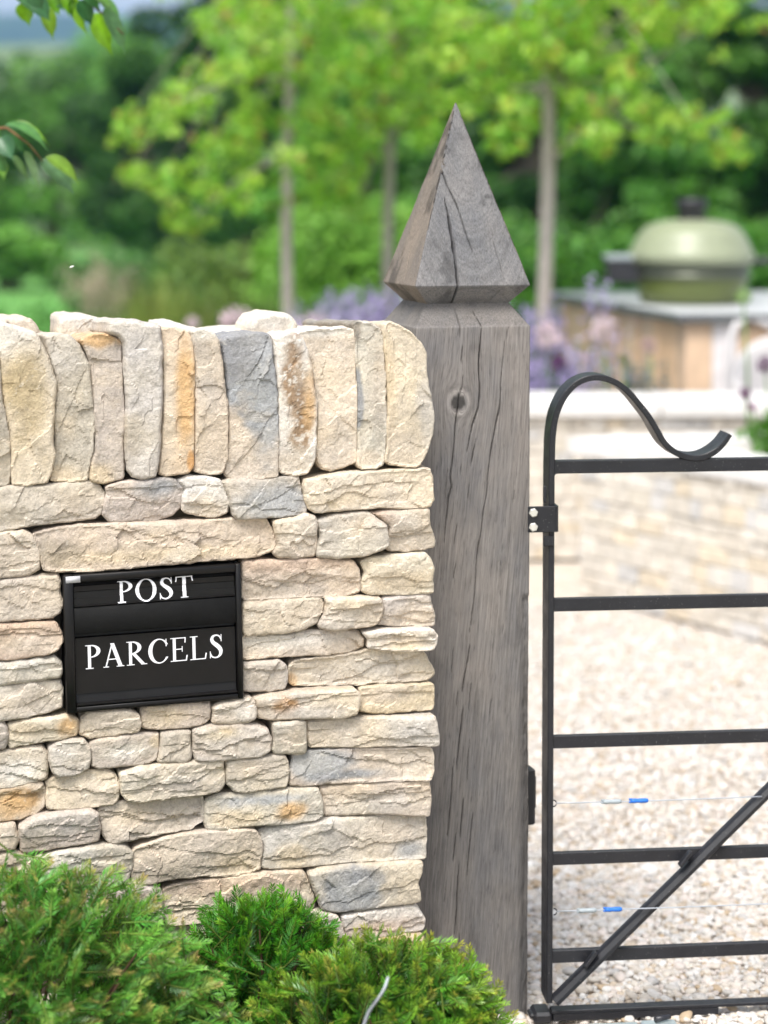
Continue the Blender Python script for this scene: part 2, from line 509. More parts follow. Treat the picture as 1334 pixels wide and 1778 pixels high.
BACKS = [   # coping stones of the far side whose tops rise above the front ones
 ("A", "cream", [], "-40,112 60,108 130,108 185,118 225,160 245,200 250,330 -40,330"),
 ("A", "beige", [("white", .5, .8, .5, .2, .4)], "345,112 370,98 430,92 500,96 560,105 625,130 640,260 600,330 345,330 335,200"),
 ("B", "cream", [("white", .5, .8, .6, .3, .4)], "190,172 215,130 240,100 310,75 380,80 430,100 462,150 470,200 460,360 200,360"),
 ("A", "white", [], "930,150 1010,140 1060,148 1110,170 1260,190 1400,175 1500,185 1520,330 930,330"),
]
COURSE = [
 ("A", "grey", [("beige", .7, .4, .3, .5, .4)], "-40,1100 100,1085 300,1075 420,1065 530,1060 590,1085 620,1130 615,1180 600,1240 560,1275 450,1290 330,1300 200,1310 90,1330 -40,1345"),
 ("A", "grey", [("lblue", .7, .8, .3, .2, .4)], "615,1090 700,1060 860,1045 960,1035 1030,1050 1075,1090 1070,1140 1055,1210 1010,1260 900,1300 800,1295 700,1310 640,1295 600,1250 608,1180 625,1130"),
 ("A", "white", [("beige", .5, .2, .5, .3, .5)], "1030,1050 1100,1025 1200,1030 1280,1045 1310,1100 1334,1170 1330,1240 1250,1270 1150,1260 1060,1230 1060,1160 1080,1100"),
 ("B", "grey", [("lblue", .6, .4, .5, .5, .5)], "20,1055 120,1045 250,1045 360,1035 470,1030 485,1080 495,1150 515,1200 510,1250 400,1260 250,1265 110,1278 80,1250 65,1170 40,1100"),
 ("B", "cream", [("tan", .2, .3, .3, .2, .5)], "490,1080 500,1045 600,1030 700,1010 850,1000 1000,990 1150,985 1230,980 1245,1040 1240,1100 1250,1160 1230,1200 1100,1215 950,1205 850,1215 700,1225 560,1235 520,1215 500,1160"),
 ("A", "beige", [("cream", .6, .6, .4, .4, .4)], "-40,1350 60,1350 130,1340 190,1365 225,1420 242,1500 235,1570 180,1600 80,1610 -40,1620"),
 ("A", "beige", [("tan", .5, .3, .5, .15, .4), ("dun", .1, .4, .1, .3, .4)], "190,1362 265,1335 500,1307 834,1294 1168,1284 1540,1263 1584,1334 1608,1417 1594,1450 1501,1494 1334,1507 1100,1527 800,1551 500,1584 300,1577 250,1567 240,1507 217,1417"),
 ("B", "beige", [("cream", .5, .6, .4, .4, .4)], "318,1285 420,1265 510,1240 560,1255 575,1300 572,1380 575,1440 560,1490 450,1500 350,1500 320,1470 345,1420 330,1360"),
 ("B", "grey", [("beige", .7, .7, .4, .3, .4)], "565,1280 650,1250 760,1235 870,1230 920,1270 975,1310 985,1370 985,1430 930,1460 830,1490 700,1500 575,1495 568,1440 590,1380 580,1320"),
 ("B", "beige", [("pink", .1, .9, .3, .2, .4)], "880,1238 960,1225 1100,1220 1220,1212 1230,1280 1245,1350 1262,1400 1255,1440 1180,1455 1080,1470 980,1455 990,1400 990,1315 935,1265"),
 ("D", "beige", [("pink", .4, .9, .7, .2, .4), ("grey", .3, .2, .4, .2, .4)], "75,185 200,180 400,172 600,170 720,185 755,230 760,300 755,360 700,385 640,395 500,400 350,405 200,415 95,420 75,395"),
 ("D", "cream", [("tan", .5, .35, .4, .25, .5)], "760,190 850,160 1000,145 1130,135 1165,170 1185,230 1180,300 1190,370 1100,375 950,385 820,385 770,365 765,300 790,250"),
 ("D", "beige", [("cream", .6, .5, .4, .3, .4)], "75,425 200,420 400,405 530,400 555,440 545,480 525,510 515,545 430,580 330,605 200,610 90,612 72,580"),
 ("D", "beige", [("tan", .5, .8, .3, .2, .5), ("grey", .5, .3, .4, .3, .4)], "553,400 650,390 800,388 870,395 884,440 880,510 850,550 740,575 600,582 520,575 517,550 547,490 562,440"),
 ("D", "lgrey", [("beige", .7, .3, .4, .4, .4)], "887,400 980,385 1100,378 1165,380 1180,430 1200,490 1200,565 1080,572 950,572 870,560 890,500"),
 ("D", "beige", [("white", .3, .7, .4, .3, .3)], "72,620 200,620 400,605 550,585 700,585 760,600 795,640 790,690 700,725 550,738 400,740 250,745 100,762 72,750"),
 ("D", "white", [("tan", .6, .3, .3, .2, .4), ("beige", .5, .6, .5, .3, .3)], "765,597 900,580 1050,575 1170,575 1198,610 1195,670 1180,700 1050,705 900,700 800,690 803,640"),
 ("D", "lgrey", [("grey", .5, .4, .5, .4, .4)], "72,775 180,768 290,760 330,790 345,830 345,890 320,935 220,948 72,950"),
 ("D", "beige", [("orange", .02, .25, .05, .25, .9), ("lgrey", .5, .5, .4, .5, .3)], "350,800 380,770 480,755 600,745 720,725 800,705 950,705 1130,710 1165,760 1195,820 1207,850 1170,885 1050,895 900,905 700,912 500,915 380,918 355,900 350,850"),
 ("D", "beige", [("lgrey", .6, .5, .4, .4, .3)], "0,985 60,975 120,970 150,1000 160,1060 150,1100 80,1120 0,1130 -105,1122 -100,1060 -105,1030 -60,1000"),
 ("D", "beige", [("rust", .3, .55, .1, .25, .6), ("tan", .8, .4, .25, .4, .5), ("grey", .5, .3, .3, .2, .4)], "135,978 250,955 400,935 550,925 720,922 748,950 748,1010 735,1065 660,1090 500,1095 350,1100 250,1108 165,1095 158,1040"),
 ("D", "tan", [("beige", .3, .7, .4, .3, .4)], "757,925 900,910 1050,905 1195,903 1197,980 1195,1055 1090,1062 950,1070 850,1075 748,1060 757,1000"),
 ("D", "grey", [("beige", .5, .6, .4, .4, .4)], "247,1120 330,1112 440,1108 445,1180 447,1260 440,1300 350,1305 260,1305 242,1270 257,1200"),
 ("D", "beige", [("cream", .3, .6, .3, .3, .4), ("lgrey", .85, .5, .2, .5, .4)], "452,1115 600,1105 750,1090 950,1085 1100,1078 1180,1075 1195,1130 1207,1200 1205,1250 1000,1255 800,1262 600,1268 470,1270 454,1200"),
 ("D", "grey", [("lblue", .2, .7, .25, .35, .8), ("cream", .85, .5, .2, .5, .6), ("blue", .45, .3, .2, .12, .5)], "352,1400 377,1310 450,1295 600,1280 800,1272 1000,1265 1165,1262 1180,1320 1178,1400 1160,1450 1000,1455 850,1465 700,1470 550,1480 430,1492 352,1490"),
 ("D", "grey", [("beige", .4, .7, .4, .3, .4)], "-20,1340 80,1325 250,1308 320,1310 345,1350 345,1430 330,1495 240,1505 100,1530 30,1520 -15,1480"),
 ("F", "grey", [("lblue", .5, .75, .35, .15, .7), ("orange", .72, .4, .14, .25, .6), ("tan", .25, .3, .25, .2, .5)], "-75,400 -60,370 0,345 150,325 350,310 580,298 600,340 612,400 605,460 560,490 450,505 300,515 150,525 30,550 -60,555 -75,500"),
 ("F", "beige", [("lgrey", .5, .4, .5, .3, .3)], "592,300 700,285 850,270 1000,260 1230,255 1240,330 1240,400 1230,470 1100,470 900,460 750,470 622,475 613,400"),
 ("F", "beige", [("tan", .8, .3, .2, .3, .4), ("dun", .3, .2, .4, .2, .3)], "-505,680 -480,650 -300,590 -150,560 50,540 220,545 245,590 262,650 245,720 250,770 200,795 80,812 -100,815 -300,840 -420,865 -490,860 -500,800 -490,740"),
 ("F", "lgrey", [("tan", .2, .3, .15, .25, .7), ("beige", .8, .5, .3, .4, .4), ("lblue", .9, .2, .1, .2, .5)], "237,560 300,530 450,510 620,480 800,478 1000,470 1190,478 1222,490 1220,600 1218,725 1100,728 900,735 700,745 500,765 350,775 260,770 257,700 264,640"),
 ("F", "beige", [("pink", .5, .8, .5, .2, .3)], "-318,900 -250,870 -100,840 100,815 300,785 490,775 520,820 540,880 565,940 560,1000 450,1040 200,1060 0,1080 -200,1110 -300,1105 -310,1000"),
 ("F", "beige", [("blue", .35, .65, .32, .38, .9), ("lblue", .35, .3, .4, .3, .6)], "522,790 600,765 750,745 900,740 1050,735 1190,732 1190,800 1160,850 1175,900 1182,960 1100,975 950,990 800,1010 690,1020 600,1000 572,940 542,860"),
 ("F", "white", [("pink", .4, .4, .5, .3, .4)], "715,1040 800,1015 950,1000 1150,975 1190,1030 1215,1080 1200,1140 1100,1150 950,1175 820,1185 740,1160 720,1100"),
 ("F", "tan", [("rust", .6, .5, .4, .4, .4)], "810,1190 950,1172 1100,1152 1190,1152 1210,1210 1215,1270 1100,1300 850,1320 780,1280"),
 ("F", "beige", [], "-310,1115 -200,1118 0,1090 200,1068 450,1048 570,1010 690,1028 715,1100 735,1165 780,1190 770,1280 500,1320 0,1360 -300,1370"),
 ("C", "grey", [("beige", .6, .6, .5, .4, .4)], "-40,205 100,195 250,180 310,175 325,220 320,280 335,330 325,380 280,410 150,420 -40,432"),
 ("C", "pink", [("beige", .5, .4, .5, .3, .4)], "-40,440 100,435 240,430 300,430 325,480 335,530 315,570 250,600 100,620 -40,635"),
 ("C", "lgrey", [], "-40,645 150,625 290,605 325,640 332,700 320,720 200,735 100,750 -40,767"),
 ("C", "lgrey", [("beige", .5, .5, .5, .5, .3)], "-40,770 100,755 220,738 320,735 340,780 330,830 335,880 250,910 100,940 -40,952"),
 ("E", "grey", [], "-40,180 20,175 45,200 50,260 40,310 30,330 -40,340"),
 ("E", "cream", [("orange", .85, .7, .2, .35, .6), ("tan", .3, .6, .3, .3, .4)], "47,185 150,165 280,150 390,135 430,160 435,210 425,250 350,275 230,290 120,310 60,322 47,290 57,240"),
 ("E", "beige", [("grey", .4, .5, .4, .4, .3)], "442,160 500,120 600,105 720,100 765,130 778,180 770,225 680,240 560,260 490,265 440,245"),
 ("E", "beige", [("tan", .3, .5, .3, .4, .5)], "780,97 900,80 1040,65 1160,60 1170,110 1160,160 1110,195 1000,210 850,218 790,205 777,160"),
 ("E", "beige", [("white", .4, .4, .4, .3, .4)], "-40,350 100,325 230,310 265,350 275,420 265,490 180,515 60,540 -40,547"),
 ("E", "grey", [("lgrey", .4, .8, .4, .2, .4)], "277,320 320,290 400,270 470,270 500,310 502,370 490,430 440,465 320,480 290,450 272,390"),
 ("E", "grey", [("tan", .95, .7, .1, .2, .6), ("white", .5, .5, .3, .2, .3)], "497,290 560,265 700,245 820,235 880,235 885,300 870,380 820,405 700,420 560,432 507,420 502,360"),
 ("E", "grey", [], "892,235 960,225 1055,220 1055,300 1057,370 1030,395 950,400 870,395 887,330"),
 ("E", "grey", [("ochre", .4, .75, .25, .2, .6), ("dun", .6, .3, .4, .3, .3)], "1067,215 1150,190 1280,180 1420,185 1480,210 1500,260 1495,330 1440,360 1330,370 1200,388 1080,390 1064,330"),
 ("E", "beige", [("brown", .62, .62, .3, .25, .7), ("orange", .4, .5, .4, .4, .4)], "-40,550 60,535 180,515 240,515 255,570 250,650 200,690 130,715 -40,737"),
 ("E", "beige", [("cream", .8, .4, .25, .4, .4)], "255,510 330,470 450,450 600,440 645,470 665,530 655,600 620,635 480,650 320,660 262,655 257,600 262,560"),
 ("E", "beige", [("cream", .4, .8, .5, .15, .4), ("grey", .6, .3, .5, .3, .4)], "657,450 760,420 900,405 1080,390 1240,380 1245,450 1245,510 1210,560 1130,580 950,590 800,615 700,600 672,570 667,520"),
 ("E", "beige", [], "-40,740 80,730 95,780 110,830 80,880 -40,890"),
 ("E", "grey", [("beige", .2, .6, .3, .3, .4)], "102,745 200,690 350,665 500,648 545,680 555,760 545,830 450,850 300,875 150,900 117,890 112,830"),
 ("E", "grey", [("beige", .3, .6, .3, .4, .4)], "547,660 640,620 850,605 1000,590 1125,588 1138,650 1130,730 1060,770 900,800 750,825 610,850 572,810 557,740"),
 ("E", "grey", [("white", .3, .7, .4, .2, .3)], "192,920 350,880 550,848 690,855 740,900 745,960 720,1040 650,1085 550,1090 350,1080 190,1060"),
 ("E", "beige", [], "-40,900 100,885 180,925 180,1060 -40,1090"),
 ("E", "grey", [("dun", .6, .7, .2, .1, .5)], "640,1112 720,1070 800,1075 890,1090 905,1170 910,1250 900,1300 750,1290 640,1250"),
 ("E", "beige", [], "-40,1100 200,1075 400,1092 630,1100 630,1260 400,1280 -40,1290"),
 ("D", "grey", [], "455,1285 440,1310 352,1312 345,1318 352,1345 372,1312"),
]
def poly_sd(P, Q):
    """signed distance (inside > 0) of points P to the polygon Q, and the nearest boundary points"""
    A, B = Q, np.roll(Q, -1, 0)
    best = np.full(len(P), 1e9); near = np.zeros_like(P); ins = np.zeros(len(P), bool)
    for a, b in zip(A, B):
        e = b - a
        t = np.clip(((P - a) @ e) / (e @ e + 1e-15), 0, 1)
        c = a + t[:, None] * e
        d = np.hypot(P[:, 0] - c[:, 0], P[:, 1] - c[:, 1])
        m = d < best
        best[m] = d[m]; near[m] = c[m]
        if a[1] != b[1]:
            cr = ((a[1] > P[:, 1]) != (b[1] > P[:, 1])) & (P[:, 0] < (b[0] - a[0]) * (P[:, 1] - a[1]) / (b[1] - a[1]) + a[0])
            ins ^= cr
    return np.where(ins, best, -best), near
def chaikin(Q):
    R = []
    for a, b in zip(Q, np.roll(Q, -1, 0)):
        R += [a * .91 + b * .09, a * .09 + b * .91]
    return np.array(R)
def densify(Q, step):
    R = []
    for a, b in zip(Q, np.roll(Q, -1, 0)):
        k = max(1, int(np.ceil(np.linalg.norm(b - a) / step)))
        for i in range(k): R.append(a + (b - a) * i / k)
    return np.array(R)
def stone(name, reg, base, patches, pts, seed, parent, depth=0.16, n0=WN, vertical=False, res=0.0026, amp=1.0, R=None, sunk=0.0):
    rng = np.random.default_rng(seed)
    ox, oy, sc = REG[reg]
    Q = np.array([uz(ox + float(a) / sc, oy + float(b) / sc, n0) for a, b in (p.split(",") for p in pts.split())]) if isinstance(pts, str) else np.array(pts)
    if np.sum(Q[:, 0] * np.roll(Q[:, 1], -1) - np.roll(Q[:, 0], -1) * Q[:, 1]) < 0: Q = Q[::-1]
    Q = densify(chaikin(Q), 0.004)
    t = np.roll(Q, -1, 0) - np.roll(Q, 1, 0)
    nr = np.stack([t[:, 1], -t[:, 0]], 1) / (np.linalg.norm(t, axis=1)[:, None] + 1e-9)
    Q = Q + nr * (0.0022 * fbm(p3(Q[:, 0] * 70, Q[:, 1] * 70, seed), 4, seed, .6) + 0.0012)[:, None]
    mn, mx = Q.min(0), Q.max(0)
    w, h = mx - mn
    nx, nz = int(w / res) + 3, int(h / res) + 3
    gx = mn[0] - res + np.arange(nx) * res; gz = mn[1] - res + np.arange(nz) * res
    X, Z = np.meshgrid(gx, gz); P = np.stack([X.ravel(), Z.ravel()], 1)
    sd, near = poly_sd(P, Q)
    csd = sd.reshape(nz, nx)
    cc = (csd[:-1, :-1] + csd[1:, :-1] + csd[:-1, 1:] + csd[1:, 1:]) / 4
    jj, ii = np.nonzero(cc > 0)
    quads = np.stack([jj * nx + ii, jj * nx + ii + 1, (jj + 1) * nx + ii + 1, (jj + 1) * nx + ii], 1)
    used = np.unique(quads)
    mp = np.full(len(P), -1); mp[used] = np.arange(len(used))
    quads = mp[quads]; P = P[used].copy(); sd = sd[used]; near = near[used]
    E = np.concatenate([quads[:, [0, 1]], quads[:, [1, 2]], quads[:, [2, 3]], quads[:, [3, 0]]])
    key = np.sort(E, 1); k1 = key[:, 0] * (len(P) + 1) + key[:, 1]
    _, inv, cnt = np.unique(k1, return_inverse=True, return_counts=True)
    BE = E[cnt[inv] == 1]
    bv = np.unique(BE)
    P[bv] = near[bv]; sd = np.maximum(sd, 0); sd[bv] = 0
    # ---- split-stone face: tilted flakes, ledges, grain
    s, b = (P[:, 0] - mn[0]), (P[:, 1] - mn[1])
    if vertical: L, Tt, l_, t_ = h, w, b, s
    else: L, Tt, l_, t_ = w, h, s, b
    q = p3(P[:, 0], P[:, 1], seed * 3.7)
    wx = fbm(q * np.array([18, 18, 1]), 4, seed + 1) * 0.017
    wz = fbm(q * np.array([18, 18, 1]), 4, seed + 2) * 0.017
    xs, zs = P[:, 0] + wx, P[:, 1] + wz
    H = np.full(len(P), 1e9)
    for k in range(7):
        c = mn + rng.random(2) * (w, h)
        an = rng.random() * 2 * math.pi
        sl = rng.uniform(0.03, 0.20)
        if rng.random() < 0.5: an = -math.pi / 2 + rng.normal(0, .35)         # falls away downwards
        H = np.minimum(H, rng.uniform(0.0, 0.012) + sl * ((xs - c[0]) * math.cos(an) + (zs - c[1]) * math.sin(an)) * -1 + 0.006)
    H = np.clip(H, -0.016, 0.02)
    cells = max(3, int(w * h / 0.0011))
    cx = mn + rng.random((cells, 2)) * (w, h)
    dd = np.hypot((xs[:, None] - cx[None, :, 0]) * (1.0 if vertical else .65), (zs[:, None] - cx[None, :, 1]) * (.65 if vertical else 1.0))
    near_c = np.argmin(dd, 1)
    g = rng.normal(0, 0.085, (cells, 2)); off = rng.normal(0, 0.0009, cells)
    H = H + off[near_c] + g[near_c, 0] * (xs - cx[near_c, 0]) + g[near_c, 1] * (zs - cx[near_c, 1])
    for k in range(rng.integers(0, 3) if vertical else rng.integers(1, 4)):                                            # conchoidal ledges
        zc = mn[1] + h * rng.uniform(.2, .8)
        line = zc + 0.22 * min(h, .1) * fbm(p3(P[:, 0] * 14, k * 3.1, seed), 3, seed + 5) + rng.normal(0, 1.1 if vertical else .12) * (P[:, 0] - mn[0] - w / 2) + wz * .5
        d = P[:, 1] - line
        mask = sst(0.0, 0.35, 0.5 + 0.8 * vn(p3(P[:, 0] * 11, k * 9.3, seed + 8)) )
        A = rng.uniform(0.0025, 0.0065) * mask
        H = H - A * np.where(d < 0, np.exp(np.minimum(d, 0) / rng.uniform(.012, .035)), 0.0)
    H = H + 0.0030 * fbm(q * np.array([26, 26, 1]), 4, seed + 3) + 0.0024 * fbm(q * np.array([95, 95, 1]), 4, seed + 4, .6) 
    H *= .5 if vertical else .66
    RR = (R or rng.uniform(.003, .005)) * (1 + .6 * fbm(q * np.array([30, 30, 1]), 2, seed + 9))
    e = np.clip(1 - sd / np.maximum(RR, .003), 0, 1)
    H = H * sst(0, 0.012, sd + .004) - RR * 1.3 * (1 - np.sqrt(np.maximum(0, 1 - e * e))) 
    tilt = rng.normal(0, .04, 2)
    H = H + tilt[0] * (s - w / 2) + tilt[1] * (b - h / 2) + rng.normal(0, .0035) - sunk - 0.004
    # ---- colour (the stone's own veins and stains, plus light and shade painted on copings)
    def pc(n): return np.array(PAL[n])
    C = np.tile(pc(base) * rng.uniform(.95, 1.06), (len(P), 1)) * (1 + rng.normal(0, .012, 3))
    nz1 = fbm(q * np.array([14, 14, 1]), 4, seed + 11); nz2 = fbm(q * np.array([45, 45, 1]), 4, seed + 12)
    alt = pc(rng.choice(["grey", "cream", "tan", "lgrey", "beige"]))
    C = C + (alt - C) * (sst(.0, .55, nz1) * .35)[:, None]
    for (pn, a, bb, ra, rb, sh) in patches:
        r = np.hypot((s / w - a) / ra, (b / h - bb) / rb) + .55 * nz1 + .28 * nz2
        k = 1 - sst(1 - .35 / sh, 1 + .25 / sh, r)
        if pn == "brown": k = k * (1 - .8 * sst(.12, .3, fbm(q * np.array([130, 130, 1]), 3, seed + 14)))
        C = C + (pc(pn) - C) * (k * .85)[:, None]
    st = sst(.28, .5, fbm(q * np.array([22, 30, 1]), 4, seed + 15))
    C = C + (pc("tan") * .95 - C) * (st * .2)[:, None]
    pale = sst(.18, .4, H / .012) * .25
    C = C + (pc("white") - C) * pale[:, None]
    # ---- skirt going back into the wall
    V = [wp(P[:, 0], n0 + H, P[:, 1])]; CC = [C]
    ring = {v: i for i, v in enumerate(bv)}
    rb_ = P[bv]; ctr = rb_.mean(0); hb = H[bv]
    steps = [0.012, 0.03, 0.06, depth] if depth < .25 else [0.01] + list(np.linspace(0.03, depth, 16))
    e0 = np.array([[i, j] for i, j in BE]); r0 = np.array([[ring[i], ring[j]] for i, j in BE])
    F = [quads]; prev = e0[:, ::-1]; basei = len(P)
    for k, dn in enumerate(steps):
        ns = fbm(p3(rb_[:, 0] * 45, rb_[:, 1] * 45, dn * 45 + seed), 3, seed + 21)
        rad = rb_ - ctr; rad /= np.linalg.norm(rad, axis=1)[:, None] + 1e-9
        amp_s = 0.0045 if depth > .25 else 0.002
        pr = rb_ + rad * (amp_s * ns * min(1, dn / .03) - (0 if depth > .25 else dn * 0.02))[:, None]
        if depth > .25: pr[:, 1] -= dn * .055 * sst(.6, .95, (rb_[:, 1] - mn[1]) / h)
        V.append(wp(pr[:, 0], n0 + hb * max(0, 1 - dn / .05) - dn, pr[:, 1])); CC.append(C[bv] * (1 + .1 * ns)[:, None])
        cur = basei + r0[:, ::-1]
        F.append(np.stack([prev[:, 0], prev[:, 1], cur[:, 1], cur[:, 0]], 1)); prev = cur; basei += len(bv)
    V.append(wp(np.array([ctr[0]]), n0 - depth - .003, np.array([ctr[1]]))); CC.append(C[:1])
    tri = np.stack([prev[:, 0], prev[:, 1], np.full(len(prev), basei)], 1)
    return mk(name, np.concatenate(V), [np.concatenate(F), tri], M['stone'], parent, np.clip(np.concatenate(CC), .02, .85), None, False)

wall = thing('stone_wall', O0 - U * 0.6 + NN * -.1, 'dry laid limestone garden wall capped with upright coping stones beside the oak post', 'wall')
SEED = 100
for k, (rg, b, pt, pts) in enumerate(COPE):
    o = stone('coping_stone', rg, b, pt, pts, SEED + k, wall, depth=.40, vertical=True, R=.006)
    lab = {1: 'buff coping stone with a rough ochre face', 3: 'narrow grey coping stone with an orange top', 5: 'yellow and orange streaked coping stone',
           7: 'coping stone with blue grey upper half', 8: 'white coping stone with dark brown crust', 10: 'narrow grey coping stone with a slate blue left edge', 11: 'rounded end coping stone against the post'}.get(k)
    if lab: o['label'] = lab
for k, (rg, b, pt, pts) in enumerate(BACKS):
    stone('coping_stone', rg, b, pt, pts, SEED + 40 + k, wall, depth=.16, n0=WN - (.20 if k != 2 else .12), vertical=True, R=.010)
for k, (rg, b, pt, pts) in enumerate(COURSE):
    o = stone('walling_stone', rg, b, pt, pts, SEED + 60 + k, wall, depth=.14)
# the dark packed heart of the wall, the courses below the shrubs and the run of wall beyond the frame
core = MB()
core.box(wp([-2.4], -.36, -.05)[0], U * 2.385, NN * (.36 + WN - .055), ZZ * 1.0, (.20, .17, .14))
core.box(wp([-2.4], -.26, .95)[0], U * 2.375, NN * (.26 + WN - .05), ZZ * .24, (.22, .19, .15))
core.build('packing', M['rubble'], wall)
ru = MB(); rr = np.random.default_rng(5)
def rough_block(u0, u1, z0, z1, nf, nb):
    rg_ = np.array([.50, .44, .36]) * rr.uniform(.85, 1.1)
    ru.box(wp([u0], nb, z0)[0], U * (u1 - u0), NN * (nf - nb), ZZ * (z1 - z0), rg_, .008)
for z0, z1, ua in [(-.05, .02, -2.4), (.025, .09, -2.4), (.095, .15, -2.4)]:
    u = ua
    while u < -.03:
        w_ = min(rr.uniform(.12, .26), -.008 - u); rough_block(u, u + w_ - .004, z0, z1, WN - rr.uniform(0, .008), WN - .06); u += w_
z = .155
while z < .98:
    h_ = rr.uniform(.05, .075); u = -2.4
    while u < -1.30:
        w_ = min(rr.uniform(.1, .24), -1.25 - u); rough_block(u, u + w_ - .004, z, z + h_ - .004, WN - rr.uniform(0, .01), WN - .06); u += w_
    z += h_
u = -2.4
while u < -1.26:
    w_ = min(rr.uniform(.05, .08), -1.2 - u); rough_block(u, u + w_ - .004, .99, 1.25 + rr.uniform(-.03, .03), WN - rr.uniform(0, .01), -.28); u += w_
ru.build('walling', M['rubble'], wall)
ue = max(uz(-14, 700)[0], uz(-14, 1200)[0]) - .002
kx = 0
def gen(u0, u1, z0, z1, vert):
    global kx
    kx += 1
    n = max(2, int((u1 - u0) / .03)); m2 = max(2, int((z1 - z0) / .03)); j = lambda: rr.normal(0, .0022)
    P = [(u0 + (u1 - u0) * i / n, z0 + j()) for i in range(n)] + [(u1 + j(), z0 + (z1 - z0) * i / m2) for i in range(m2)] + [(u1 - (u1 - u0) * i / n, z1 + j()) for i in range(n)] + [(u0 + j(), z1 - (z1 - z0) * i / m2) for i in range(m2)]
    stone('coping_stone' if vert else 'walling_stone', 'A', ['beige', 'grey', 'cream', 'lgrey', 'tan'][kx % 5], [], P, 900 + kx, wall, depth=.40 if vert else .14, vertical=vert, R=.006 if vert else None)
z = .40
while z < .98:
    h_ = min(rr.uniform(.055, .08), .985 - z); u = ue
    while u > ue - .42:
        w_ = rr.uniform(.1, .22); gen(u - w_ + .002, u - .001, z, z + h_ - .003, False); u -= w_
    z += h_
u = ue
while u > ue - .45:
    w_ = rr.uniform(.055, .085); gen(u - w_ + .001, u - .001, .99, 1.24 + rr.uniform(-.02, .03), True); u -= w_


# ------------------------------------------------------------------ the letter box set in the wall
Cn = [np.array(uz(*p)) for p in ((110, 997), (419.5, 979), (419.5, 1209.5), (115, 1239))]
LBc = sum(Cn) / 4
LBw = (np.linalg.norm(Cn[1] - Cn[0]) + np.linalg.norm(Cn[2] - Cn[3])) / 2
LBh = (np.linalg.norm(Cn[3] - Cn[0]) + np.linalg.norm(Cn[2] - Cn[1])) / 2
dv = (Cn[1] - Cn[0]) + (Cn[2] - Cn[3]); rol = math.atan2(dv[1], dv[0])
LA = U * math.cos(rol) + ZZ * math.sin(rol); LBv = -U * math.sin(rol) + ZZ * math.cos(rol)
LN0 = WN + .002
LO = wp([LBc[0]], LN0, LBc[1])[0]
def lab(px, py):                                   # photo pixel -> letter box coordinates (from its centre)
    p = on_plane(px, py, LO, NN) - LO
    return np.dot(p, LA), np.dot(p, LBv)
def lp(a, b, n): return LO + LA * a + LBv * b + NN * n
lbx = thing('letterbox', LO, 'black metal letterbox marked POST and PARCELS set into the stone wall', 'letterbox')
hw, hh = LBw / 2, LBh / 2
def barbox(mb, a0, a1, b0, b1, n0, n1, bev=.0012, col=(1, 1, 1)):
    mb.box(lp(a0, b0, n0), LA * (a1 - a0), LBv * (b1 - b0), NN * (n1 - n0), col, bev)
def rect(p, q):                                    # a, b extents from two photo corners (top-left, bottom-right)
    a0, b1 = lab(*p); a1, b0 = lab(*q); return a0, a1, b0, b1
fa0, fa1 = lab(127, 1035)[0], lab(409, 1020)[0]
pb1 = (lab(127, 1011)[1] + lab(409, 992.5)[1]) / 2; pb0 = (lab(128, 1056)[1] + lab(410, 1034)[1]) / 2
qb1 = (lab(127, 1103)[1] + lab(408, 1079)[1]) / 2; qb0 = (lab(129, 1228)[1] + lab(408, 1203)[1]) / 2
fr = MB()
barbox(fr, -hw, fa0, -hh, hh, -.09, .006)
barbox(fr, fa1, hw, -hh, hh, -.09, .006)
barbox(fr, fa0 + .0004, fa1 - .0004, pb1, hh - .0004, -.09, .0056)
barbox(fr, fa0 + .0004, fa1 - .0004, -hh + .0004, qb0, -.09, .0056)
barbox(fr, fa0 + .0004, fa1 - .0004, qb0 - .01, pb1 + .01, -.09, -.03)
fr.build('frame', M['box'], lbx)
mp_ = MB(); barbox(mp_, fa0 + .0005, fa1 - .0005, qb1, pb0, -.028, .0045); mp_.build('middle_plate', M['boxtex'], lbx)
def flap(name, b0, b1, prof, par):
    mb = MB(); g = .0016; a0, a1 = fa0 + g, fa1 - g
    H_ = b1 - b0
    ts = np.unique(np.concatenate([np.linspace(0, 1, 33), [p[0] for p in prof]])); ns = np.interp(ts, [p[0] for p in prof], [p[1] for p in prof])
    V, Q = [], []
    for t, n in zip(ts, ns):
        for a in (a0, a1): V.append(lp(a, b0 + t * H_, n))
        for a in (a0, a1): V.append(lp(a, b0 + t * H_, n - .02))
    for i in range(len(ts) - 1):
        k = i * 4
        Q += [(k, k + 1, k + 5, k + 4), (k + 2, k, k + 4, k + 6), (k + 1, k + 3, k + 7, k + 5)]
    n = len(V)
    Q += [(0, 2, 3, 1), (n - 4, n - 3, n - 1, n - 2)]
    mb.add(V, Q)
    o = mb.build(name, M['box'], par, smooth=False)
    return lambda b: np.interp((b - b0) / H_, [p[0] for p in prof], [p[1] for p in prof])
PROF1 = [(0, .003), (.035, .0055), (.06, .0055), (.08, .0015), (.34, .0005), (.37, -.0015), (.60, -.0025), (.63, -.0015), (.84, -.001), (.87, -.004), (1, -.007)]
PROF2 = [(0, .004), (.022, .0062), (.034, .0062), (.042, -.003), (.155, -.0065), (.16, -.004), (.94, -.004), (.95, -.012), (1, -.013)]
f1 = flap('post_flap', pb0 + .0008, pb1 - .0008, PROF1, lbx)
f2 = flap('parcel_flap', qb0 + .0008, qb1 - .0008, PROF2, lbx)
POSTF = [c for c in lbx.children if c.name.startswith('post_flap')][0]; PARF = [c for c in lbx.children if c.name.startswith('parcel_flap')][0]
st_ = MB(); a0, a1, b0, b1 = rect((113.5, 1000.5), (139, 1010)); barbox(st_, a0, a1, b0, b1, .006, .0066, 0); st_.build('sticker', M['sticker'], lbx)

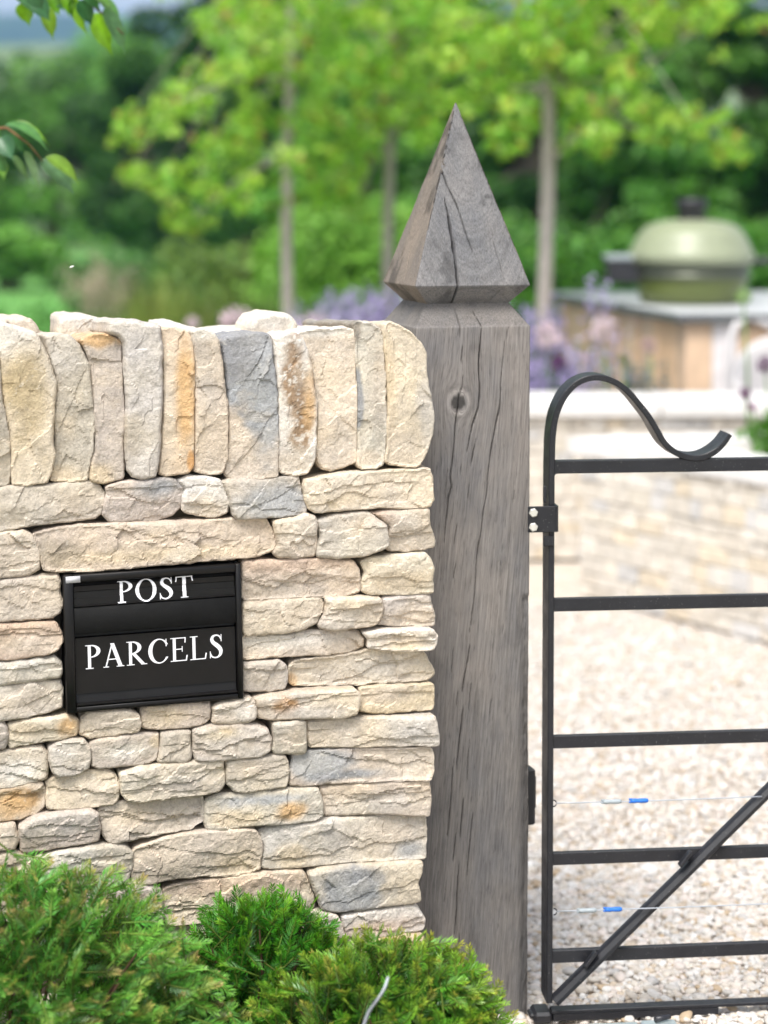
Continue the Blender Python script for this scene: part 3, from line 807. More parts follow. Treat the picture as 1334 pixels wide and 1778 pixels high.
# letters: each a filled outline found from a distance function on a fine grid (unit cap height)
def bx(x, y, x0, x1, y0, y1): return np.minimum(np.minimum(x - x0, x1 - x), np.minimum(y - y0, y1 - y))
def el(x, y, cx, cy, rx, ry): return (1 - np.sqrt(((x - cx) / rx) ** 2 + ((y - cy) / ry) ** 2)) * min(rx, ry)
def bar(x, y, xa, ya, xb, yb, wa):                # slanted bar cut by horizontal ends
    t = (y - ya) / (yb - ya); c = xa + (xb - xa) * t
    return np.minimum(wa / 2 - np.abs(x - c), np.minimum(y - min(ya, yb), max(ya, yb) - y))
def un(*a): return np.maximum.reduce(a)
def it(*a): return np.minimum.reduce(a)
def stem(x, y, c, w=.118, s=.155): return un(bx(x, y, c - w / 2, c + w / 2, 0, 1), bx(x, y, c - s, c + s, 0, .035), bx(x, y, c - s, c + s, .965, 1))
def gP(x, y):
    bowl = it(el(x, y, .26, .735, .36, .265), -el(x, y, .235, .735, .235, .222), x - .19)
    return un(stem(x, y, .19), bowl, it(bx(x, y, .19, .3, .47, .512)), bx(x, y, .19, .3, .958, 1)), .64
def gR(x, y):
    f, w = gP(x, y)
    return un(f, bar(x, y, .30, .50, .70, 0.0, .16), bx(x, y, .60, .84, 0, .035)), .80
def gO(x, y): return it(el(x, y, .42, .5, .41, .525), -el(x, y, .42, .5, .265, .48)), .84
def gC(x, y):
    ring = it(el(x, y, .43, .5, .42, .525), -el(x, y, .46, .5, .29, .478))
    ring = it(ring, np.maximum(.60 - x, np.abs(y - .5) - .26))
    ring = it(ring, .80 - x)
    return un(ring, it(bx(x, y, .70, .735, .68, 1.0))), .80
def gT(x, y):
    return un(bx(x, y, .28, .42, 0, 1), bx(x, y, .20, .50, 0, .035), bx(x, y, .02, .68, .955, 1), bar(x, y, .02, .76, .06, 1, .05), bar(x, y, .68, .76, .64, 1, .05)), .70
def gA(x, y):
    return un(bar(x, y, .10, 0, .36, 1.0, .055), bar(x, y, .36, 1.0, .68, 0, .155), bx(x, y, .2, .56, .31, .352), bx(x, y, 0, .22, 0, .035), bx(x, y, .52, .82, 0, .035)), .80
def gE(x, y):
    return un(stem(x, y, .16), bx(x, y, .16, .60, .958, 1), bx(x, y, .16, .64, 0, .042), bx(x, y, .16, .48, .49, .53), bx(x, y, .455, .485, .39, .63),
              bar(x, y, .585, .77, .60, 1, .045), bar(x, y, .66, .24, .625, 0, .05)), .70
def gL(x, y): return un(stem(x, y, .16), bx(x, y, .16, .62, 0, .042), bar(x, y, .645, .26, .60, 0, .05)), .68
def gS(x, y):
    P = [(.475, .80, .02), (.42, .93, .03), (.29, .985, .028), (.15, .93, .05), (.105, .79, .066), (.17, .66, .075), (.29, .56, .085), (.41, .44, .085), (.475, .31, .075), (.46, .15, .055), (.36, .04, .035), (.24, .013, .026), (.11, .06, .03), (.05, .22, .02)]
    P = np.array(P); tt = np.linspace(0, len(P) - 1, 90)
    ax, ay, aw = (np.interp(tt, np.arange(len(P)), P[:, k]) for k in range(3))
    for _ in range(6): ax[1:-1] = (ax[:-2] + ax[1:-1] * 2 + ax[2:]) / 4; ay[1:-1] = (ay[:-2] + ay[1:-1] * 2 + ay[2:]) / 4
    f = np.max(aw[None] - np.hypot(x[:, None] - ax[None], y[:, None] - ay[None]), 1)
    return un(f, bx(x, y, .475, .505, .70, 1.0), bx(x, y, .03, .06, 0, .30)), .56
GL = dict(P=gP, O=gO, S=gS, T=gT, A=gA, R=gR, C=gC, E=gE, L=gL)
def lettering(word, xs, pl, pr, hpx, prof, parent):
    """word on a flap: its baseline runs from photo pixel pl to pr; xs = cumulative advances"""
    V, F, n = [], [], 0
    al, bl = lab(*pl); ar, br = lab(*pr)
    tot = sum(GL[c](np.zeros(1), np.zeros(1))[1] for c in word) + .08 * (len(word) - 1)
    capb = lab(pl[0], pl[1] - hpx)[1] - bl
    sx = (ar - al) / tot
    x0 = 0
    for ch in word:
        wd = GL[ch](np.zeros(1), np.zeros(1))[1]
        rs = .012
        nx, ny = int((wd + .2) / rs), int(1.14 / rs)
        gx, gy = np.meshgrid(-.08 + np.arange(nx) * rs, -.07 + np.arange(ny) * rs)
        x, y = gx.ravel(), gy.ravel()
        f = GL[ch](x, y)[0]
        fg = f.reshape(ny, nx); c4 = (fg[:-1, :-1] + fg[1:, :-1] + fg[:-1, 1:] + fg[1:, 1:]) / 4
        j, i = np.nonzero(c4 > 0)
        q = np.stack([j * nx + i, j * nx + i + 1, (j + 1) * nx + i + 1, (j + 1) * nx + i], 1)
        us = np.unique(q); mp2 = np.full(len(x), -1); mp2[us] = np.arange(len(us)); q = mp2[q]; x, y = x[us].copy(), y[us].copy()
        E = np.concatenate([q[:, [0, 1]], q[:, [1, 2]], q[:, [2, 3]], q[:, [3, 0]]]); kk = np.sort(E, 1); kk = kk[:, 0] * 100000 + kk[:, 1]
        _, inv, cnt = np.unique(kk, return_inverse=True, return_counts=True); bv = np.unique(E[cnt[inv] == 1])
        for _ in range(3):
            xb, yb = x[bv], y[bv]; e = 1e-3
            f0 = GL[ch](xb, yb)[0]; fx = (GL[ch](xb + e, yb)[0] - GL[ch](xb - e, yb)[0]) / (2 * e); fy = (GL[ch](xb, yb + e)[0] - GL[ch](xb, yb - e)[0]) / (2 * e)
            g2 = fx * fx + fy * fy + 1e-6; st = np.clip(f0 / g2, -.01, .01)
            x[bv] -= st * fx; y[bv] -= st * fy
        a = al + (x0 + x) * sx; b = bl + (br - bl) * (x0 + x) / tot + y * capb
        nn = prof(b) + .0009
        V.append(LO[None] + a[:, None] * LA + b[:, None] * LBv + nn[:, None] * NN); F.append(q + n); n += len(x)
        x0 += wd + .08
    return mk('lettering', np.concatenate(V), np.concatenate(F), M['letter'], parent, None, None, False)
lettering('POST', None, (203, 1046.5), (336, 1035.5), 36.5, lambda b: np.maximum(f1(b), -.0025) , POSTF)
lettering('PARCELS', None, (148, 1163), (388.5, 1142), 41.5, f2, PARF)
# ------------------------------------------------------------------ the oak gate post
SZ = .219; HS = SZ / 2
PC = O0 + U * HS - NN * HS
def zpost(py): return at(800, py, 3.575)[2]
Z_SH, Z_NK, Z_B, Z_TIP = zpost(567), zpost(528.5), zpost(496.5), at(788, 177, 3.66)[2]
HN = HS - .031
def cz(pts, ox, oy, sc=4.041):
    r = []
    for p in pts.split():
        a, b = p.split(','); q = on_plane(ox + float(a) / sc, oy + float(b) / sc, O0, NN)
        r.append((np.dot(q - O0, U) - HS, q[2]))
    return np.array(r)
Y1, Y2, Y3 = 540, 960, 1338
CR = [  # polyline, width m, depth m
 (cz("430,0 470,110 460,250 450,350 455,480 460,560 450,680 410,790 385,900 365,1000", 720, Y1), .0013, .02),
 (cz("310,0 322,100 315,180", 720, Y1), .0009, .01), (cz("340,240 325,380", 720, Y1), .0008, .008),
 (cz("340,460 338,530 310,590 302,700 290,760 280,900 265,1080 250,1150 262,1230 240,1310 225,1450 205,1640", 720, Y1), .0016, .022),
 (cz("660,110 630,230 620,350 605,480 605,600 595,700 570,800 545,940 525,1060 510,1200 505,1290 480,1420 465,1580 445,1660 433,1778 425,1960 405,2120 385,2260 375,2340", 720, Y1), .0013, .02),
 (cz("430,900 400,1060 388,1110", 720, Y1), .0008, .01), (cz("385,1200 375,1310", 720, Y1), .0007, .006),
 (cz("298,1500 275,1660", 720, Y1), .0009, .01),
 (cz("395,620 375,740 355,850 345,900 330,1000", 720, Y2), .0015, .02), (cz("345,1070 330,1200 315,1330 300,1450 295,1530", 720, Y2), .0017, .022),
 (cz("270,1490 260,1680 250,1778 240,1900 229,1990", 720, Y2), .0014, .018), (cz("295,60 270,180", 720, Y2), .0009, .01), (cz("305,960 290,1110", 720, Y2), .001, .012),
 (cz("400,900 380,1120", 720, Y2), .0009, .01), (cz("390,1320 375,1440 370,1600", 720, Y2), .0009, .01), (cz("275,640 255,860", 720, Y2), .0009, .01),
 (cz("347,190 325,400 320,490", 720, Y3), .0016, .02), (cz("415,260 395,450 375,650 366,780", 720, Y3), .0012, .016), (cz("292,430 270,640", 720, Y3), .0013, .016),
 (cz("310,670 300,850 295,1000 278,1160", 720, Y3), .0019, .022), (cz("317,1120 305,1300 300,1440 300,1520", 720, Y3), .0016, .02), (cz("310,700 312,640", 720, Y3), .0007, .01),
]
rc = np.random.default_rng(77)
for k in range(16):                              # short drying checks along the grain
    a, b = rc.uniform(-HS + .006, HS - .006), rc.uniform(0.1, 1.25); Lk = rc.uniform(.015, .07)
    CR.append((np.array([(a, b), (a - .10 * Lk, b - Lk)]), rc.uniform(.0004, .0008), rc.uniform(.003, .007)))
def crackd(x, z, cr):
    D = np.zeros(len(x))
    for P, w, dp in cr:
        P = P[np.argsort(-P[:, 1])]
        z1, z0 = P[0, 1], P[-1, 1]
        m = (z < z1) & (z > z0)
        if not m.any(): continue
        zz = z[m]
        c = np.interp(-zz, -P[:, 1], P[:, 0]) + .0004 * vn(p3(zz * 120, P[0, 0] * 999, 3.3), 5)
        t = (zz - z0) / (z1 - z0)
        ww = w * (.5 if z0 < 1.0 else .85) * np.minimum(1, 3.2 * np.minimum(t, 1 - t) + .18) * (1 + .35 * vn(p3(zz * 60, P[0, 0] * 777, 1.3), 6))
        v = dp * np.clip(1.35 - np.abs(x[m] - c) / ww * 1.0, 0, 1)
        D[m] = np.maximum(D[m], v)
    return D
KN = cz("308,640", 720, Y1)[0]
def grain(x, z):
    """grain coordinate across the front: slow lean plus the swirl round the knot"""
    dx, dz = x - KN[0], (z - KN[1]) * .62
    r = np.hypot(dx, dz); R0 = .019
    push = dx * (R0 ** 2) / (r * r + R0 ** 2 * .35) * 1.15
    lean = np.where(z < 1.02, (1.02 - z), 0) * -.09 - .07 * np.clip(1.28 - z, 0, .26)
    wig = .003 * vn(p3(x * 3, z * 1.4, 8.8), 31) + .0006 * vn(p3(x * 18, z * 4, 2.8), 32)
    return x - push - lean * -1 * -1 + wig
def post_surface(rows, cols_f, cols_s, cr, front_only=True, finial=False):
    """rows: list of (z, half size); four sides, the front (towards the road) fine enough for the cracks"""
    V, WPa, RG, CC = [], [], [], []
    side = []
    for sd in range(4):
        n = cols_f if sd in (0, 3) else cols_s
        side.append(np.linspace(-1, 1, n + 1)[:-1])
    ncol = sum(len(s_) for s_ in side)
    zs = np.array([r[0] for r in rows]); hs = np.array([r[1] for r in rows])
    for sd in range(4):
        t = side[sd]
        T, Zm = np.meshgrid(t, zs); Hm = np.repeat(hs[:, None], len(t), 1)
        x = (T * Hm).ravel(); z = Zm.ravel(); h = Hm.ravel()
        ch = .0035 + .0015 * fbm(p3(z * 40, sd, 1), 3, 40 + sd)            # worn arrises
        edge = np.clip(1 - (h - np.abs(x)) / ch, 0, 1)
        d = .6 * ch * edge ** 1.6
        if sd == 0: d = d + crackd(x, z, cr)
        if sd == 3 and finial: d = d + crackd(x, z, CRL)
        if sd == 0 and not finial:                                         # ragged right arris low down
            d = d + np.where(z < .78, .006 * sst(HS - .022, HS - .004, x) * (.5 + .8 * np.abs(fbm(p3(x * 90, z * 40, 2), 3, 51))), 0)
        d = d + .0012 * fbm(p3(x * 22, z * 7, sd), 3, 44) + .0003 * fbm(p3(grain(x, z) * 380, z * 12, sd), 2, 45)
        y = h - d
        # side 0 front (n=+), 1 right (u=+), 2 back, 3 left
        e = [(U, NN), (-NN, U), (-U, -NN), (NN, -U)][sd]
        p = PC[None] + x[:, None] * e[0] + y[:, None] * e[1]; p[:, 2] = z
        V.append(p)
        rel = p - PC
        uu, nn = rel @ U, rel @ NN
        gx = grain(uu, z) if sd == 0 else uu + .08 * z
        WPa.append(np.stack([gx, nn, z], 1))
        ax = .02 * (z - 1.3) + .004; ay = -.01
        RG.append(np.hypot(uu - ax, (nn - ay)) + .05 * (z - 1.3) * 0)
        C = np.ones((len(x), 3))
        if sd == 0 and not finial:
            r = np.hypot(x - KN[0], (z - KN[1]) * .95) + .0012 * vn(p3(x * 250, z * 250, 1), 61)
            C *= (1 - .72 * (1 - sst(.012, .0150, r)))[:, None]
            rim = np.exp(-((r - .0195) / .003) ** 2); C *= (1 + .55 * rim)[:, None]
            C *= (1 - .38 * np.exp(-((r - .0285) / .0035) ** 2) * (.6 + .4 * vn(p3(x * 70, z * 70, 4), 62)))[:, None]
            cool = sst(.75, 1.25, z)[:, None]
            C = C * (np.array([1.0, .99, .985]) * (1 - cool) + np.array([1.02, 1.01, 1.02]) * cool)
            low = 1 - sst(.35, .85, z); C *= (1 - .18 * low)[:, None]       # darker towards the foot
            ed = sst(HS - .024, HS - .008, x) * (1 - sst(.55, .75, z)); C *= (1 - .35 * ed)[:, None]
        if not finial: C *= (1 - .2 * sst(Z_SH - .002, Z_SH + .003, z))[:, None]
        if finial:
            C *= np.array([.84, .88, .95]) if sd == 0 else np.array([1.0, .90, .80])  # sky reflection painted into the front as a cool tint, other faces warm
            if sd == 0: C *= (1 - .20 * np.clip(vn(p3(RG[-1] * 330, 0.5, 7.0), 91) * 1.4, -.6, 1) * sst(Z_TIP - .12, Z_B + .02, z))[:, None]
            if sd == 3: C *= (1 - .45 * sst(.15, .4, fbm(p3(x * 25, z * 16, 4), 4, 71)))[:, None]
            if sd == 0: C *= (1 - .4 * sst(.25, .5, fbm(p3(x * 22, z * 18, 9), 4, 72)))[:, None]
        CC.append(C)
    nr = len(rows)
    offs = np.cumsum([0] + [len(v) for v in V])
    Q = []
    for sd in range(4):
        n = len(side[sd]); nx = (sd + 1) % 4; n2 = len(side[nx])
        base = offs[sd]; b2 = offs[nx]
        i, j = np.meshgrid(np.arange(nr - 1), np.arange(n), indexing='ij'); i, j = i.ravel(), j.ravel()
        a = base + i * n + j; d_ = base + (i + 1) * n + j
        last = j == n - 1
        b = np.where(last, b2 + i * n2, a + 1); c = np.where(last, b2 + (i + 1) * n2, d_ + 1)
        Q.append(np.stack([a, b, c, d_], 1))
    return np.concatenate(V), np.concatenate(Q), np.concatenate(WPa), np.concatenate(RG), np.concatenate(CC)
post = thing('gate_post', (PC[0], PC[1], 0), 'weathered grey square oak gate post with a pointed pyramid top and long drying cracks', 'gate post')
rows = [(z, HS) for z in np.arange(-.12, Z_SH - .003, .006)] + [(Z_SH - .0015, HS - .0002), (Z_SH, HS - .0018)]
rows += [(Z_SH + (Z_NK - Z_SH) * t, HS - .0018 + (HN - HS + .0018) * t) for t in np.linspace(.08, 1, 12)]
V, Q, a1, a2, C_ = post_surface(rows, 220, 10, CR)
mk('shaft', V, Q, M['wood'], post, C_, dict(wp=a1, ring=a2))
FC = [(cz("400,280 455,480 500,600 530,740 555,830", 640, 160, 2.9625), .0010, .012), (cz("435,550 450,680 460,850 462,1000 452,1095", 640, 160, 2.9625), .0027, .026),
      (cz("660,750 690,900 705,1000", 640, 160, 2.9625), .0007, .006), (cz("690,1010 640,1085", 640, 160, 2.9625), .0006, .005)]
CRL = [(np.array([(.004, Z_B + .085), (.012, Z_B + .05), (.03, Z_B + .01), (.034, Z_B - .012)]), .0017, .015), (np.array([(.03, Z_B + .30), (.045, Z_B + .16)]), .0008, .006), (np.array([(-.03, Z_B + .14), (-.04, Z_B + .02)]), .0009, .008), (np.array([(.06, Z_B + .10), (.066, Z_B + .005)]), .0007, .006)]
rows = [(Z_NK - .004, HN - .004)] + [(Z_NK + (Z_B - Z_NK) * t, HN + (HS - HN) * t) for t in np.linspace(0, 1, 10)]
rows += [(Z_B + (Z_TIP - Z_B) * t, HS * (1 - t) + .0012 * t) for t in np.concatenate([[.004], np.linspace(.012, 1, 90)])]
V, Q, a1, a2, C_ = post_surface(rows, 150, 60, FC, finial=True)
n = len(V)
mk('finial', V, Q, M['wood'], post, C_, dict(wp=a1, ring=a2))

# ------------------------------------------------------------------ the black metal gate
GT = math.radians(6.0)
GD = np.array([math.cos(GT), math.sin(GT), 0]); GN = np.array([math.sin(GT), -math.cos(GT), 0])
GO = at(956.3, 1300, 3.585); GO[2] = 0
def gpt(g, n, z): return GO + GD * g + GN * n + ZZ * z
def gz(px, py): 
    p = on_plane(px, py, GO, GN); return np.dot(p - GO, GD), p[2]
gate = thing('field_gate', gpt(0, 0, 0), 'black painted metal field gate with a swan neck scroll hung on the oak post', 'gate')
W_ST, D_ST = .0108, .060
curve = [gz(955.6, 1758)[1]]
cpx = [(956.3, 1700), (956.8, 1500), (957.2, 1200), (957.8, 1000), (958.5, 835), (959.3, 790), (961, 754), (966.5, 721), (979, 692), (998, 669.5), (1020, 658), (1043, 656), (1069, 664), (1092, 681), (1111, 703), (1128, 725), (1141, 747), (1155, 770), (1174, 786), (1196, 794.5), (1219, 794.5), (1241.5, 785), (1258, 770), (1269, 755)]
K = np.array([gz(*p) for p in cpx])
K[:5, 0] = K[4, 0]
K = np.concatenate([[[K[0, 0], .03]], K])
tt = np.arange(len(K)); ts = np.concatenate([np.linspace(0, 5, 6)[:-1], np.linspace(5, len(K) - 1, 120)])
def cr_spline(K, t):
    i = np.clip(np.floor(t).astype(int), 0, len(K) - 2); f = (t - i)[:, None]
    P0, P1, P2, P3 = K[np.maximum(i - 1, 0)], K[i], K[i + 1], K[np.minimum(i + 2, len(K) - 1)]
    return .5 * (2 * P1 + (P2 - P0) * f + (2 * P0 - 5 * P1 + 4 * P2 - P3) * f ** 2 + (3 * P1 - P0 - 3 * P2 + P3) * f ** 3)
G = cr_spline(K, ts)
T = np.gradient(G, axis=0); T /= np.linalg.norm(T, axis=1)[:, None]
Nr = np.stack([T[:, 1], -T[:, 0]], 1)
prof = []
hwid, bv_ = W_ST / 2, .0014
for (a, b) in ((-1, 0), (1, 0), (1, 1), (-1, 1)):
    pass
ring = [(-hwid + bv_, 0), (hwid - bv_, 0), (hwid, -bv_), (hwid, -D_ST + bv_), (hwid - bv_, -D_ST), (-hwid + bv_, -D_ST), (-hwid, -D_ST + bv_), (-hwid, -bv_)]
V, Q = [], []
for i in range(len(G)):
    wf = 1.0 if i < len(G) - 14 else 1 - .35 * ((i - len(G) + 14) / 14)
    for (a, nn_) in ring:
        g = G[i] + Nr[i] * a * wf
        V.append(gpt(g[0], nn_, g[1]))
nrg = len(ring)
for i in range(len(G) - 1):
    for k in range(nrg):
        k2 = (k + 1) % nrg
        Q.append((i * nrg + k, i * nrg + k2, (i + 1) * nrg + k2, (i + 1) * nrg + k)[::-1])
mb = MB(); mb.add(V, Q)
for e in (0, len(G) - 1):
    c = len(V); 
    ctr = np.mean(V[e * nrg:(e + 1) * nrg], 0)
    mb.add(list(V[e * nrg:(e + 1) * nrg]) + [ctr], T=[(k, (k + 1) % nrg, nrg) for k in range(nrg)])
mb.build('hanging_stile', M['gate'], gate, smooth=False)
g0 = K[0, 0]
def rail(yt, yb, depth=.012, back=.004, g1=2.4, name='rail'):
    z1, z0 = gz(965, yt)[1], gz(965, yb)[1]
    m = MB(); m.box(gpt(g0 + hwid - .001, -back - depth, z0), GD * (g1 - g0), GN * depth, ZZ * (z1 - z0), bev=.0012)
    return m.build(name, M['gate'], gate, smooth=False), z0, z1
r1, z10, z11 = rail(800.5, 823, .02, .002)
m = MB()                                          # weld fillets at the top rail and under the scroll
for sg, zc in ((1, z11), (-1, z10)):
    V = []
    c = np.array([g0 + hwid - .0005 + .006, zc + sg * .006])
    pts = [(g0 + hwid - .0005, zc - sg * .0005)] + [(c[0] - .006 * math.cos(a), c[1] - sg * .006 * math.sin(a)) for a in np.linspace(0, math.pi / 2, 6)]
    for nn_ in (-.0025, -.02):
        for p in pts: V.append(gpt(p[0], nn_, p[1]))
    k = len(pts); T3 = [(0, i, i + 1) for i in range(1, k - 1)]; Qd = [(i, i + 1, i + 1 + k, i + k) for i in range(1, k - 1)]
    m.add(V, Qd, T3); m.build('weld', M['gate'], gate); m = MB()
ga, gb = gz(1194, 800)[0], gz(1214, 800)[0]
m.box(gpt(ga, -.02, z11 - .001), GD * (gb - ga), GN * .0185, ZZ * .006, bev=.001)
m.build('weld', M['gate'], gate)
for yt, yb in ((1040, 1063), (1279, 1301), (1482.5, 1504), (1652, 1674)):
    rail(yt, yb)
zb1, zb0 = gz(965, 1756)[1], gz(965, 1775)[1]
m = MB(); m.box(gpt(g0 + hwid - .001, -.026, zb1 - .0065), GD * (2.4 - g0), GN * .024, ZZ * .0065, bev=.001); gq = gz(1247, 1765)[0]; m.box(gpt(g0 + hwid + .002, -.024, zb0), GD * (gq - g0 - hwid), GN * .021, ZZ * (zb1 - zb0 - .0068), bev=.001); m.build('bottom_rail', M['gate'], gate, smooth=False)
m = MB(); m.box(gpt(2.4 + hwid, -.045, .02), GD * .02, GN * .045, ZZ * 1.06, bev=.001); m.build('meeting_stile', M['gate'], gate, smooth=False)
# diagonal brace with a lit top and the folded lugs where it crosses the rails
pa, pb = np.array(gz(963, 1738)), np.array(gz(1334, 1373))
dr = (pb - pa) / np.linalg.norm(pb - pa); pb = pa + dr * 1.35; nr_ = np.array([-dr[1], dr[0]])
m = MB()
rw = .0088; sec = [(-rw, .008), (-rw + .002, .011), (rw - .009, .012), (rw - .002, .006), (rw, -.001), (rw, -.010), (-rw, -.010)]
V = []
for p in (pa - dr * .0, pb):
    for a, nn_ in sec:
        q = p + nr_ * a; V.append(gpt(q[0], nn_, q[1]))
k = len(sec); Qd = [(i, (i + 1) % k, (i + 1) % k + k, i + k) for i in range(k)]
m.add(V, Qd); m.add(V[:k], T=[(0, i + 1, i) for i in range(1, k - 1)]); m.add(V[k:], T=[(0, i, i + 1) for i in range(1, k - 1)])
m.build('diagonal_brace', M['gate'], gate, smooth=False)
for (x, y) in ((1187, 1487), (1023, 1661)):
    c = np.array(gz(x, y)); m = MB()
    d2 = np.array([.62, .78]); n2 = np.array([-.78, .62])
    q = c - d2 * .017 - n2 * .0035
    m.box(gpt(q[0], .004, q[1]), GD * d2[0] * .034 + ZZ * d2[1] * .034, GD * n2[0] * .007 + ZZ * n2[1] * .007, GN * .015, bev=.0015)
    m.build('lug', M['gate'], gate, smooth=False)
# foot block of the stile
q0, q1 = gz(923, 1770), gz(972, 1778)
m = MB(); m.box(gpt(gz(928, 1770)[0], -.05, -.01), GD * .034, GN * .05, ZZ * (gz(940, 1760)[1] + .010), bev=.005)
m.box(gpt(gz(921.5, 1770)[0], -.04, gz(921, 1773)[1]), GD * .02, GN * .03, ZZ * .008, bev=.003); m.build('pivot_block', M['gate'], gate, smooth=False)
# hinge strap with two bolts, and the pin tabs above and below it
hz1, hz0 = gz(940, 878)[1], gz(940, 923)[1]
pr = O0 + U * SZ
gs = np.dot(pr - GO, GD); ge = gz(967.5, 900)[0]
m = MB(); m.box(gpt(gs - .012, .0045, hz0), GD * (ge - gs + .008), GN * .005, ZZ * (hz1 - hz0), bev=.001)
V = []; 
arc = [(ge - .0045 + .006 * math.sin(a), .0035 + .006 * math.cos(a)) for a in np.linspace(0, math.pi / 2, 6)] + [(ge + .0015, -.06), (ge - .0035, -.06), (ge - .0035, .0045)]
k = len(arc)
for z_ in (hz0 + .0003, hz1 - .0003):
    for g, nn_ in arc: V.append(gpt(g, nn_, z_))
m.add(V, [(i, (i + 1) % k, (i + 1) % k + k, i + k) for i in range(k)], [(0, i + 1, i) for i in range(1, k - 1)] + [(k, k + i, k + i + 1) for i in range(1, k - 1)])
hg = m.build('hinge_strap', M['gate'], gate, smooth=False)
for py in (888.5, 913.5):
    c = gz(924.5, py); m = MB()
    V = []
    rB = .0082
    for nn_, rr_ in ((.0095, rB), (.0135, rB), (.0148, rB * .84)):
        for q in range(6):
            a = math.radians(60 * q + 12); V.append(gpt(c[0] + rr_ * math.cos(a), nn_, c[1] + rr_ * math.sin(a)))
    m.add(V, [(i * 6 + q, i * 6 + (q + 1) % 6, i * 6 + 6 + (q + 1) % 6, i * 6 + 6 + q) for i in range(2) for q in range(6)], [(12, 12 + q, 13 + q) for q in range(1, 5)])
    m.build('bolt', M['zinc'], hg, smooth=False)
for (x0, x1, y0, y1) in ((942.5, 948.5, 843, 872), (943, 961, 930, 948)):
    a, b = gz(x0, y1), gz(x1, y0)
    m = MB(); m.box(gpt(a[0], .0004, a[1]), GD * (b[0] - a[0]), GN * .005, ZZ * (b[1] - a[1]), bev=.0018); m.build('hinge_pin', M['gate'], gate, smooth=False)
# tension wires with their grips
def wire(px0, py0, px1, py1, gx, bx_, nn_=.004):
    a, b = gz(px0, py0), gz(px1, py1)
    P = [gpt(a[0] + (b[0] - a[0]) * t, nn_, a[1] + (b[1] - a[1]) * t - .0012 * math.sin(math.pi * t)) for t in np.linspace(0, 1, 12)]
    m = MB(); m.tube(P, .0011, 6)
    w = m.build('wire', M['wire'], gate)
    m = MB(); hk = [gpt(a[0] - .006 + .006 * math.sin(q) , nn_ + .001, a[1] + .006 * math.cos(q)) for q in np.linspace(0, math.pi, 7)] ; m.tube(hk, .0013, 6); m.build('hook', M['gate'], w)
    for (x0, x1), mat, nm in ((gx, 'grey', 'grey_grip'), (bx_, 'blue', 'blue_grip')):
        t0, t1 = gz(x0, 0)[0], gz(x1, 0)[0]
        f = lambda g: a[1] + (b[1] - a[1]) * (g - a[0]) / (b[0] - a[0])
        Ls = np.linspace(0, 1, 9); rad = [.0030, .0042, .0044, .0038, .0040, .0044, .0044, .0042, .0032]
        m = MB(); m.tube([gpt(t0 + (t1 - t0) * s, nn_, f(t0 + (t1 - t0) * s) - .0005) for s in Ls], rad, 10)
        zt = f(t0)
        m.box(gpt(t0 - .003, nn_ - .002, zt + .001), GD * .007, GN * .004, ZZ * .003, bev=.0005); m.box(gpt(t0 - .003, nn_ - .002, zt - .004), GD * .007, GN * .004, ZZ * .003, bev=.0005)
        m.build(nm, M[mat], w)
wire(964, 1391, 1320, 1379.5, (1052, 1085), (1101, 1132), .012)
wire(964, 1577, 1560, 1554, (1009, 1041), (1056, 1086), .016)

# photocell box on the gate side of the post, steel plate under the gate
cb = at(921, 1377, 3.66)
p0 = O0 + U * SZ - NN * .012
zt, zb_ = at(921, 1329, 3.66)[2], at(921, 1425, 3.66)[2]
pcell = thing('photocell', (p0[0], p0[1], zb_), 'slim black plastic gate sensor fixed to the side of the oak post', 'gate sensor')
m = MB(); m.box(p0 + ZZ * zb_ + U * -.002, U * .0195, -NN * .045, ZZ * (zt - zb_), bev=.003); m.build('housing', M['plastic'], pcell, smooth=False)
m = MB(); m.box(p0 + ZZ * (zb_ + .03) + U * .0165 - NN * .006, U * .0040, -NN * .03, ZZ * (zt - zb_ - .045), bev=.001); m.build('lens', M['plastic'], pcell, smooth=False)
pl = thing('ground_plate', at(1080, 1775, 3.66) * [1, 1, 0], 'galvanised steel gate motor box sunk in the gravel under the bottom rail', 'motor box')
m = MB(); a = on_z(982, 1776, .012); b = on_z(1108, 1771, .012); a[2] = b[2] = -.03
m.box(a, GD * (b[0] - a[0]), GN * .17, ZZ * .040, bev=.004); m.build('lid', M['galv'], pl, smooth=False)
a = on_z(1112, 1772, .012); b = on_z(1172, 1769, .012); a[2] = -.03
m = MB(); m.box(a, GD * (b[0] - a[0]), GN * .12, ZZ * .043, bev=.003); m.build('bracket', M['galv'], pl, smooth=False)
m = MB(); c = on_z(1138, 1770, .02); m.tube([c, c + GD * .03 - GN * .01], [.006, .004], 8); m.build('bolt', M['iron'], pl)
